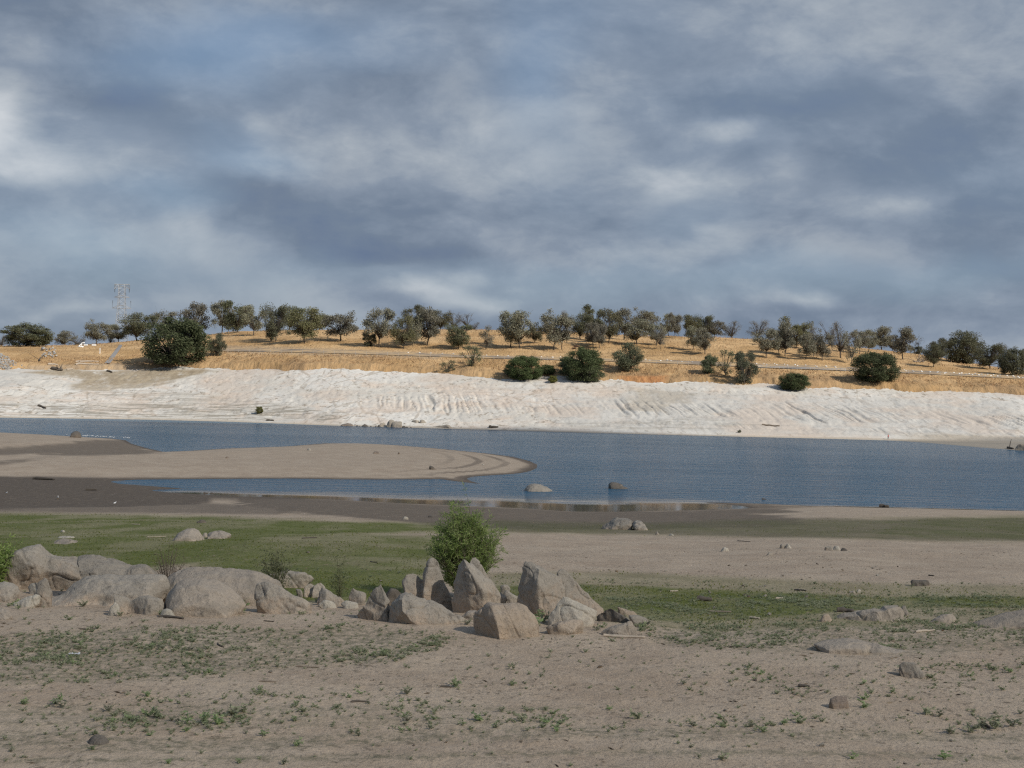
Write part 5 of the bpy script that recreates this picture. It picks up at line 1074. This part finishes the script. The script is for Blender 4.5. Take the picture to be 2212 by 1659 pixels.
for (p, q, lb, mt) in (((250, 530), (338, 536), 'dark chunky driftwood piece on the bright green strip', LOGD), ((720, 522), (778, 518), 'pale driftwood piece on the bright green strip', LOGP), ((835, 470), (905, 476), 'dark driftwood on the upper fringe of the green strip', LOGD), ((325, 600), (455, 604), 'crooked grey stick on the lower green strip', LOGM), ((495, 172), (570, 180), 'brown stick on the pink sand near the mud rim', LOGM), ((1640, 384), (1672, 386), 'short dark stick beyond the brick-shaped rock', LOGD), ((85, 482), (135, 478), 'pale stick at the start of the green strip', LOGP), ((1090, 598), (1190, 606), 'dark log resting by the ragged tan outcrop', LOGD), ((855, 1052), (925, 1056), 'thin dark stick on bare sand', LOGD), ((565, 640), (625, 645), 'pale weathered stick where weeds thicken', LOGP), ((1560, 725), (1675, 718), 'pale stick in the weedy strip past the ragged outcrop', LOGP)):
    log('Q', p, q, .03 if 'chunky' not in lb and 'log' not in lb else .075, lb, mt, False, name='stick')
for c_, p, q, lb, mt in (('L', (540, 798), (640, 796), 'short dark stick among weeds before the sprawling slab', LOGD), ('L', (830, 860), (945, 866), 'curved brown stick in the weedy sand', LOGM), ('L', (1780, 736), (1850, 740), 'dark stick on the sand before the furrowed rock', LOGD), ('L', (1750, 1146), (1865, 1150), 'brown stick on the bare sand patch', LOGM), ('L', (1470, 890), (1510, 915), 'dark twisted scrap of wood in the weeds', LOGD), ('L', (890, 84), (945, 86), 'pale plank on the green flat', LOGP), ('L', (990, 172), (1120, 168), 'pale crooked branch beside the pink dome rock', LOGP), ('L', (2040, 180), (2140, 175), 'dark branch on the olive flat', LOGD), ('z', (758, 1517), (798, 1518), 'dark driftwood lying on bare sand below the wedge rock', LOGD), ('z', (800, 1214), (815, 1216), 'dark scrap of bark on the pale olive flat', LOGD), ('z', (950, 1486), (975, 1487), 'small dark stick beside a bright weed', LOGD), ('z', (640, 1440), (690, 1442), 'thin stick at the lower end of the weedy belt', LOGM)):
    log(c_, p, q, (.03 if 'plank' in lb or 'branch' in lb else .018) if c_ == 'L' else .02, lb, mt, False, name='stick')
# ------------------------------------------------------------------ person and birds
def skin_fig(name, chain, mat, sub=1):
    bm = bmesh.new(); ly = bm.verts.layers.skin.verify(); vs = []
    for (p, r, par) in chain:
        v = bm.verts.new(p); v[ly].radius = (r, r); vs.append(v)
        if par is not None: bm.edges.new((vs[par], v))
    vs[0][ly].use_root = True
    m = bpy.data.meshes.new(name); bm.to_mesh(m); bm.free(); o = bpy.data.objects.new('tmp', m); COL.objects.link(o)
    o.modifiers.new('s', 'SKIN'); s = o.modifiers.new('u', 'SUBSURF'); s.levels = s.render_levels = sub
    r = bpy.data.meshes.new_from_object(o.evaluated_get(bpy.context.evaluated_depsgraph_get())); bpy.data.objects.remove(o)
    r.materials.clear(); r.materials.append(mat)
    for p in r.polygons: p.use_smooth = True
    return r
SKIN = mat_simple('skin', (.45, .29, .21), .6, .05); RED = mat_simple('red_cloth', (.55, .02, .02), .8, .15, 6); NAVY = mat_simple('dark_trousers', (.03, .035, .05), .8, .15, 6); HAIR = mat_simple('hair', (.03, .022, .016), .7)
X, Y = hit_far(*cv_('W4', (1066, 1462)), 2); z = far_at(X, Y)
body = [((0, 0, .93), .105, None), ((0, 0, 1.12), .10, 0), ((0, 0, 1.32), .115, 1), ((0, 0, 1.45), .05, 2), ((.02, 0, 1.55), .085, 3), ((.03, 0, 1.66), .075, 4),
    ((.02, -.17, 1.38), .05, 2), ((.02, -.24, 1.13), .04, 6), ((.20, -.20, .98), .034, 7), ((.27, -.19, .94), .03, 8), ((0, .17, 1.38), .05, 2), ((-.05, .24, 1.13), .04, 10), ((.06, .25, .90), .034, 11), ((.08, .24, .82), .03, 12),
    ((.02, -.10, .86), .085, 0), ((.14, -.10, .48), .06, 14), ((.12, -.10, .08), .042, 15), ((.25, -.10, .04), .035, 16), ((-.02, .10, .86), .085, 0), ((-.10, .10, .48), .06, 18), ((-.24, .10, .10), .042, 19), ((-.14, .10, .04), .035, 20)]
pr = obj('person', skin_fig('person', body, SKIN, 2), loc=(X, Y, z)); tag(pr, 'person in a red top and dark trousers walking along the far waterline', 'person'); pr.rotation_euler.z = math.pi
obj('jacket', skin_fig('jacket', [((0, 0, .88), .20, None), ((0, 0, 1.12), .19, 0), ((0, 0, 1.34), .19, 1), ((.02, -.20, 1.38), .11, 2), ((.02, -.28, 1.13), .09, 3), ((.17, -.23, 1.0), .07, 4), ((0, .20, 1.38), .11, 2), ((-.05, .28, 1.13), .09, 6), ((.04, .275, .93), .07, 7)], RED, 2), pr)
obj('trousers', skin_fig('trousers', [((0, 0, .92), .12, None), ((.02, -.10, .84), .10, 0), ((.14, -.10, .48), .075, 1), ((.12, -.10, .12), .058, 2), ((-.02, .10, .84), .10, 0), ((-.10, .10, .48), .075, 4), ((-.23, .10, .14), .058, 5)], NAVY, 2), pr)
obj('hair', skin_fig('hair', [((.0, 0, 1.60), .085, None), ((.015, 0, 1.69), .075, 0)], RED, 2), pr)
WF = mat_simple('white_feathers', (.72, .72, .70), .8, .05); BK = mat_simple('bill', (.5, .3, .05), .5)
def bird_mesh():
    g = Geo(); t = np.linspace(0, 1, 9)
    g.tube([(-.24 + .5 * q, 0, .20 + .05 * q * q) for q in t], [.012, .04, .075, .095, .10, .095, .08, .06, .03], 8)
    g.tube([(.20, 0, .24), (.25, 0, .31), (.27, 0, .35), (.31, 0, .36), (.34, 0, .355)], [.05, .045, .052, .045, .01], 8)
    return g.mesh('gull', WF)
gm = bird_mesh(); bl = Geo().tube([(.33, 0, .352), (.37, 0, .347), (.40, 0, .338)], [.014, .012, .004], 6).mesh('bill', BK)
lg = [Geo().tube([(0, s * .035, .13), (.01, s * .035, .06), (0, s * .035, -.02)], .012, 5).mesh('leg', BK) for s in (-1, 1)]
bx = [(510, 131), (518, 134), (545, 136), (638, 141), (655, 139), (668, 141), (676, 137), (684, 140), (700, 141), (712, 139), (722, 143), (738, 144), (752, 142), (760, 145), (772, 147), (786, 144), (800, 146), (812, 148), (820, 147), (846, 150), (862, 151), (876, 152), (884, 150)]
for k, (a, b) in enumerate(bx + [(955, 154), (968, 153), (980, 155), (994, 157), (50, 586), (446, 622), (884, 666)]):
    X, Y = hit_land(*cv_('A', (a, b + 4))); o = obj('gull', gm, loc=(X, Y, max(float(land_z(X, Y, False)), ZW - .05))); s = random.uniform(.9, 1.2) if k < 27 else random.uniform(.9, 1.15); o.scale = (s,) * 3; o.rotation_euler.z = random.uniform(-2, 2)
    if k >= 27: lb = ('white bird alone at the picture edge on dark mud', 'white bird on the dark mud below the long dark log', 'white bird by the dark puddle next to the green flat')[k - 27]; tag(o, lb, 'bird')
    elif k < 3: tag(o, 'white bird on the waterline before the dark round boulder', 'bird', 'white birds before the dark boulder')
    elif k < 23: tag(o, 'white bird in the row along the sandbar past the dark round boulder', 'bird', 'row of white birds along the sandbar')
    else: tag(o, 'white bird floating just off the dark mud tip', 'bird', 'white birds floating off the mud tip')
    obj('bill', bl, o); [obj('leg', q, o) for q in lg]
# ------------------------------------------------------------------ willow, saplings
WLEAF = leaf_mat('willow_leaves', [(.16, .25, .06), (.25, .35, .09), (.34, .43, .14), (.45, .50, .23)], .5)
SAGE = leaf_mat('sapling_leaves', [(.13, .155, .075), (.17, .20, .10), (.22, .24, .13)], .4)
TWIG = mat_simple('twig_bark', (.13, .105, .08), .95, .25, 8); TWIGG = mat_simple('green_twig', (.12, .115, .06), .95, .25, 8)
def willow(name, crop, base, top, wpx, nst, nlf, ll, label, lmat, wmat, droop=.35, asp=.17, r0=.012, Y0=None, spread=1.0, name_cat='shrub', sub=6, up=0.6, seed=3):
    bx, by = cv_(crop, base); X, Y = hit_land(bx, by)
    if Y0: Y = Y0; X = uv(bx, by)[0] / F * Y
    z = float(land_z(X, Y, False)); h = -uv(*cv_(crop, (base[0], top)))[1] / F * Y - z; wd = wpx * CROP[crop][2] / F * Y / 2
    R = np.random.default_rng(seed); wood, lf = Geo(), Geo()
    for _ in range(nst):
        a = R.uniform(0, 2 * math.pi); q = R.random() ** .55; hh = h * (1 - .55 * q ** 1.6) * R.uniform(.66, 1.0); rr = wd * q * R.uniform(.85, 1.05) * spread
        b = np.array([math.cos(a) * .10 * wd * q, math.sin(a) * .10 * wd * q, -.05]); e = np.array([math.cos(a) * rr, math.sin(a) * rr, hh]); m = np.array([e[0] * .45, e[1] * .45, hh * .72])
        P = bez(b, m, e, 10); wood.tube(P, np.linspace(r0, r0 * .2, 10), 5)
        for _ in range(sub):
            t = R.uniform(.12, 1); s = P[min(9, int(t * 9))]; d = R.normal(size=3) * (1, 1, .5); d /= np.linalg.norm(d); L = h * .17 * R.uniform(.5, 1.2)
            e2 = s + d * L + np.array([0, 0, L * up]); m2 = s + d * L * .5 + np.array([0, 0, L * up * .9]); Q = bez(s, m2, e2 - np.array([0, 0, L * droop * .6]), 6); wood.tube(Q, np.linspace(r0 * .3, r0 * .08, 6), 3)
            k = nlf; tt = R.random(k) ** .8; C = np.stack([np.interp(tt, np.linspace(0, 1, 6), Q[:, i]) for i in range(3)], 1)
            T_ = (Q[-1] - Q[0]); T_ = T_ / (np.linalg.norm(T_) + 1e-9); D = T_ * .7 + R.normal(size=(k, 3)) * .55 - np.array([0, 0, droop]); D /= np.linalg.norm(D, axis=1)[:, None]
            C = C + D * ll * .5
            global RNG; RNG = R; lf.leaves(C, ll, asp, D)
    rt = obj(name, None, loc=(X, Y, z)); tag(rt, label, name_cat)
    obj('stem', wood.mesh('stem', wmat), rt)
    if nlf: obj('foliage', lf.mesh('foliage', lmat), rt)
    return rt
willow('willow_bush', 'z', (1003, 1288), 1078, 176, 150, 22, .115, 'bright green feathery willow bush rising behind the upright rocks', WLEAF, TWIG, .22, .15, .014, Y0=41.0, sub=10, seed=4, up=1.0)
willow('green_bush', 'z', (-8, 1262), 1150, 150, 60, 14, .13, 'green leafy bush cut by the picture edge behind the largest humped boulder', WLEAF, TWIG, .35, .16, .012, Y0=39.5, sub=9, seed=5)
willow('sapling', 'C2', (1290, 545), 120, 480, 30, 6, .07, 'thin leafy grey-green sapling growing behind the overhanging slab', SAGE, TWIGG, .1, .3, .008, Y0=38.0, sub=9, seed=6)
willow('twiggy_plant', 'C2', (1990, 760), 280, 260, 16, 4, .06, 'wispy yellowish weed stalk standing in a gap between the rock groups', SAGE, TWIGG, .05, .3, .006, Y0=37.5, sub=7, seed=7)
willow('leafless_shrub', 'C1', (2060, 640), 30, 560, 34, 0, .05, 'leafless brown twig shrub spreading behind the whaleback boulder', SAGE, TWIG, 0, .3, .010, Y0=38.6, sub=8, seed=8)
# ------------------------------------------------------------------ weeds: individuals in front, ground cover for the rest
WM = leaf_mat('weed_leaves', [(.25, .32, .15), (.31, .38, .20), (.37, .43, .24), (.31, .33, .21)], .5)
WD = leaf_mat('dull_weed_leaves', [(.27, .29, .19), (.33, .34, .225), (.39, .38, .28)], .45)
def weed_geo(seed, n=22, bush=0):
    global RNG
    RNG = R = np.random.default_rng(seed); g = Geo()
    for _ in range(R.integers(4, 8)):
        a = R.uniform(0, 6.28); e = np.array([math.cos(a) * R.uniform(.3, 1), math.sin(a) * R.uniform(.3, 1), R.uniform(.35, 1.0)])
        P = bez((0, 0, -.05), (e[0] * .3, e[1] * .3, e[2] * .7), e, 5); g.tube(P, np.linspace(.035, .012, 5), 3)
        k = n // 4 + 2; tt = R.random(k) * .85 + .15; C = np.stack([np.interp(tt, np.linspace(0, 1, 5), P[:, i]) for i in range(3)], 1)
        D = R.normal(size=(k, 3)) * (1, 1, .35) + (0, 0, .25); D /= np.linalg.norm(D, axis=1)[:, None]; g.leaves(C + D * .17, .40, .42, D)
    return g
WG = [weed_geo(300 + i, 18 + 3 * i) for i in range(7)]
WMESH = [g.mesh('weed', WM if i % 3 else WD) for i, g in enumerate(WG)]
WV = [(np.concatenate(g.V), np.concatenate([f.reshape(-1, 4) for f in g.F])) for g in WG]
DENS = [(.85, [(-900, 1385), (0, 1370), (300, 1352), (620, 1358), (760, 1345), (1000, 1375), (930, 1410), (780, 1440), (560, 1452), (350, 1468), (0, 1482), (-900, 1490)]), (.9, [(1360, 1352), (1700, 1345), (2050, 1338), (2212, 1345), (3000, 1352), (3000, 1402), (2212, 1392), (1900, 1405), (1600, 1400), (1400, 1385)]),
    (.75, [(1300, 1290), (1600, 1282), (2212, 1290), (3000, 1290), (3000, 1320), (2212, 1325), (1700, 1345), (1400, 1345)]), (.8, [(190, 1560), (240, 1535), (420, 1528), (560, 1540), (540, 1562), (380, 1570)]), (.5, [(560, 1520), (640, 1500), (740, 1498), (740, 1515), (640, 1525)]), (.6, [(960, 1560), (1030, 1545), (1200, 1548), (1210, 1562), (1000, 1570)]),
    (.95, [(2020, 1578), (2060, 1560), (2212, 1555), (2212, 1575), (2120, 1585)]), (.8, [(1980, 1540), (2040, 1530), (2060, 1548), (2000, 1552)]), (.8, [(1675, 1562), (1700, 1548), (1760, 1552), (1755, 1568)]), (.7, [(460, 1500), (560, 1490), (600, 1510), (500, 1520)]),
    (.3, [(-900, 1500), (800, 1500), (1300, 1540), (3000, 1540), (3000, 1600), (1300, 1580), (-900, 1600)]), (.25, [(1400, 1440), (2212, 1430), (3000, 1430), (3000, 1520), (1500, 1510)])]
R = np.random.default_rng(77); N = 190000
yy_ = R.uniform(20.6, 50, N); uu_ = R.uniform(-1500, 1500, N); keep = R.random(N) < yy_ / 50; yy_, uu_ = yy_[keep], uu_[keep]; xx_ = uu_ / F * yy_
zz_ = land_z(xx_, yy_); pp = pxy(uu_, -zz_ / yy_ * F)
den = zone(pp[0], pp[1], DENS, 5) + .05
cl_ = fbm(xx_ / .7, yy_ / 1.4, o=3, s=91); c2 = fbm(xx_ / 2.5, yy_ / 5, o=3, s=92)
pk = den * (.34 + .66 * smooth(-.15, .42, cl_ + .35 * c2)) * .62
sel = R.random(len(xx_))< pk
wx, wy, wz, wd_ = xx_[sel], yy_[sel], zz_[sel], den[sel]
ws = .022 + .055 * R.random(len(wx)) ** 3.2 + .02 * smooth(.0, .4, cl_[sel])
# clumps seen singly in the photo: (px, base py, height px)
HAND = [(1108, 1446, 20), (985, 1486, 22), (1316, 1534, 15), (1866, 1530, 20), (1865, 1512, 18), (1382, 1554, 22), (1106, 1482, 14), (1476, 1478, 14), (1718, 1548, 14), (320, 1548, 26), (345, 1552, 22), (405, 1562, 28), (440, 1560, 26), (468, 1566, 26), (500, 1545, 26), (525, 1540, 26), (570, 1590, 20), (640, 1614, 18), (120, 1520, 26), (135, 1528, 24), (235, 1535, 16), (880, 1500, 18), (780, 1500, 14), (1038, 1558, 20), (1000, 1566, 16), (1130, 1560, 22), (1180, 1562, 18), (1690, 1565, 16), (1725, 1562, 20), (2000, 1545, 26), (2030, 1548, 24), (2050, 1582, 22), (2090, 1580, 28), (2120, 1572, 30), (2150, 1575, 28), (2190, 1570, 24), (2040, 1640, 28), (1840, 1638, 18), (1560, 1640, 20), (1510, 1640, 16), (610, 1650, 18), (150, 1340, 14), (178, 1312, 14), (255, 1318, 14), (262, 1330, 14), (345, 1330, 12), (516, 1312, 24), (525, 1320, 20), (495, 1325, 14), (600, 1306, 14), (620, 1308, 12), (690, 1305, 14), (860, 1340, 16), (872, 1342, 18), (885, 1342, 18), (930, 1345, 14), (940, 1346, 14), (1165, 1335, 26), (1170, 1345, 24), (1158, 1350, 20), (1385, 1358, 14), (1400, 1352, 16), (1290, 1362, 14), (1300, 1355, 12), (1955, 1452, 20), (1945, 1448, 16), (1210, 1366, 10), (1010, 1350, 12), (30, 1310, 14), (40, 1316, 14)]
hw = []
for a, b, hpx in HAND:
    X, Y = hit_land(a, b); hw.append((X, Y, float(land_z(X, Y)), hpx / F * Y * .95))
order = np.argsort(-(ws / wy)); nind = 290 - len(hw)
def weed_obj(X, Y, Z, s, lab, grp):
    k = random.randrange(7); o = obj('weed_plant', WMESH[k], loc=(X, Y, Z)); o.scale = (s * random.uniform(.9, 1.5), s * random.uniform(.9, 1.5), s); o.rotation_euler.z = random.uniform(0, 6.28); tag(o, lab, 'weed', grp)
for X, Y, Z, s in hw: weed_obj(X, Y, Z, s, 'green leafy weed, one of the bigger tufts on the pale sand', 'bigger weed tufts on the sand')
for i in order[:nind]: weed_obj(wx[i], wy[i], wz[i], ws[i], 'little dull green weed sprig among many on the pale sand', 'little weed sprigs on the sand')
def scatter(idx, mat, name, rng):
    g = Geo()
    for i in idx:
        V, Fq = WV[rng.integers(7)]; a = rng.uniform(0, 6.28); s = ws[i]; c, d = math.cos(a) * s * 1.2, math.sin(a) * s * 1.2
        g.add(np.stack([V[:, 0] * c - V[:, 1] * d + wx[i], V[:, 0] * d + V[:, 1] * c + wy[i], V[:, 2] * s + wz[i]], 1), Fq)
    return g.mesh(name, mat)
rest = order[nind:]; rr = np.random.default_rng(4)
mask = rr.random(len(rest)) < .35
tag(obj('weeds_cover', scatter(rest[mask], WM, 'weeds_cover', rr)), 'scattered tiny green weeds covering the sandy shore', 'weeds', kind='stuff')
tag(obj('dry_weeds_cover', scatter(rest[~mask], WD, 'dry_weeds_cover', rr)), 'scattered tiny dull weeds covering the sandy shore', 'weeds', kind='stuff')
# litter: bits of straw, bark and clods
g = Geo(); n = 16000; ly = R.uniform(20.6, 75, n); lu = R.uniform(-1450, 1450, n); kp = R.random(n) < (ly / 75) ** .5; ly, lu = ly[kp], lu[kp]; lx = lu / F * ly
kp = fbm(lx / 2.2, ly / 3.2, o=3, s=95) > -.06 + .1 * R.random(len(lx)); lx, ly = lx[kp], ly[kp]; lz = land_z(lx, ly)
ang = R.uniform(0, math.pi, len(lx)); D = np.stack([np.cos(ang), np.sin(ang), R.normal(size=len(lx)) * .12], 1); RNG = R
g.leaves(np.stack([lx, ly, lz + .012], 1), .03 + .10 * R.random(len(lx)) ** 2, .22, D)
tag(obj('litter', g.mesh('litter', leaf_mat('litter_bits', [(.10, .08, .055), (.16, .125, .085), (.24, .20, .14), (.13, .10, .07)], .0))), 'dark straw and bark litter strewn over the sand', 'litter', kind='stuff')
# pebbles and clods seen singly
PEB = [chunk(400 + s, RM[['brown', 'granite', 'pale'][s % 3]]) for s in range(6)]
kk = 0
while kk < 110:
    Y = R.uniform(21.5, 60); u = R.uniform(-1120, 1120)
    if R.random() > (.35 + .65 * (u > 300)): continue
    X = u / F * Y; s = R.uniform(.02, .055) * (1 if Y < 35 else 1.5); o = obj('pebble', PEB[kk % 6], loc=(X, Y, float(land_z(X, Y)) + s * .3)); o.scale = (s, s, s * .9); o.rotation_euler = [R.uniform(-.5, .5), R.uniform(-.5, .5), R.uniform(0, 6)]
    tag(o, 'fist-sized pebble or clod lying loose on the sandy shore', 'pebble', 'loose pebbles on the sandy shore'); kk += 1
# short new grass of the green flats
n = 90000; gy = 1 / R.uniform(1 / 150, 1 / 33, n); gu = R.uniform(-1350, 1350, n); gx = gu / F * gy; gz = land_z(gx, gy); gp = pxy(gu, -gz / gy * F)
kp = R.random(n) < .7 * zone(gp[0] + 60 * fbm(gx / 6, gy / 6, o=3, s=21), gp[1], GREEN, 5) * smooth(-.3, .3, fbm(gx / 1.6, gy / 3, o=3, s=96)) * (1 - .7 * zone(gp[0], gp[1], MUD, 4)); gx, gy, gz = gx[kp], gy[kp], gz[kp]; RNG = R
g = Geo(); g.leaves(np.stack([gx, gy, gz + .02], 1), .03 + .0006 * gy, .5, np.stack([R.normal(size=len(gx)) * .6, R.normal(size=len(gx)) * .6, .6 + R.random(len(gx))], 1))
tag(obj('short_grass', g.mesh('short_grass', leaf_mat('short_grass_blades', [(.14, .165, .035), (.20, .22, .055), (.25, .26, .085), (.19, .185, .08)], .6))), 'short new green grass on the lake flats', 'grass', kind='stuff')
# crumpled white scrap
X, Y = hit_land(160, 1418); bm = bmesh.new(); bmesh.ops.create_grid(bm, x_segments=14, y_segments=10, size=.5)
for v in bm.verts: v.co.z = .22 + .22 * float(fbm(v.co.x * 5, v.co.y * 5, o=3, s=97)); v.co.x *= 1.0; v.co.y *= .7
m = bpy.data.meshes.new('plastic_scrap'); bm.to_mesh(m); bm.free(); m.materials.append(mat_simple('white_plastic', (.48, .49, .52), .35, .08, 6))
o = obj('plastic_scrap', m, loc=(X, Y, float(land_z(X, Y)))); o.scale = (.2, .2, .16); sl_ = o.modifiers.new('s', 'SOLIDIFY'); sl_.thickness = .02; tag(o, 'crumpled white scrap lying among the weeds on sand', 'scrap')
# ------------------------------------------------------------------ dry grass tufts on the far hill
GL = leaf_mat('dry_grass_blades', [(.41, .265, .125), (.51, .345, .17), (.59, .42, .22), (.35, .22, .10)], .3)
g = Geo(); n = 26000; u = R.uniform(-1400, 1400, n); c = far_curves(u); q = R.random(n) ** .8
Yt = np.where(R.random(n) < .55, c[1] + 6 + (c[2] - c[1] - 7) * R.random(n), c[3] + 1 + (c[4] + 6 - c[3]) * q); xt = u / F * Yt; zt = far_z(u, Yt)
D = np.stack([R.normal(size=n) * .5, R.normal(size=n) * .4, np.ones(n)], 1); RNG = R
kp = fbm(xt / 6, Yt / 6, o=3, s=98) > -.12
g.leaves(np.stack([xt, Yt, zt + .3], 1)[kp], .75, .40, D[kp])
tag(obj('dry_grass', g.mesh('dry_grass', GL)), 'tufts of golden dry grass covering the far hill', 'grass', kind='stuff')
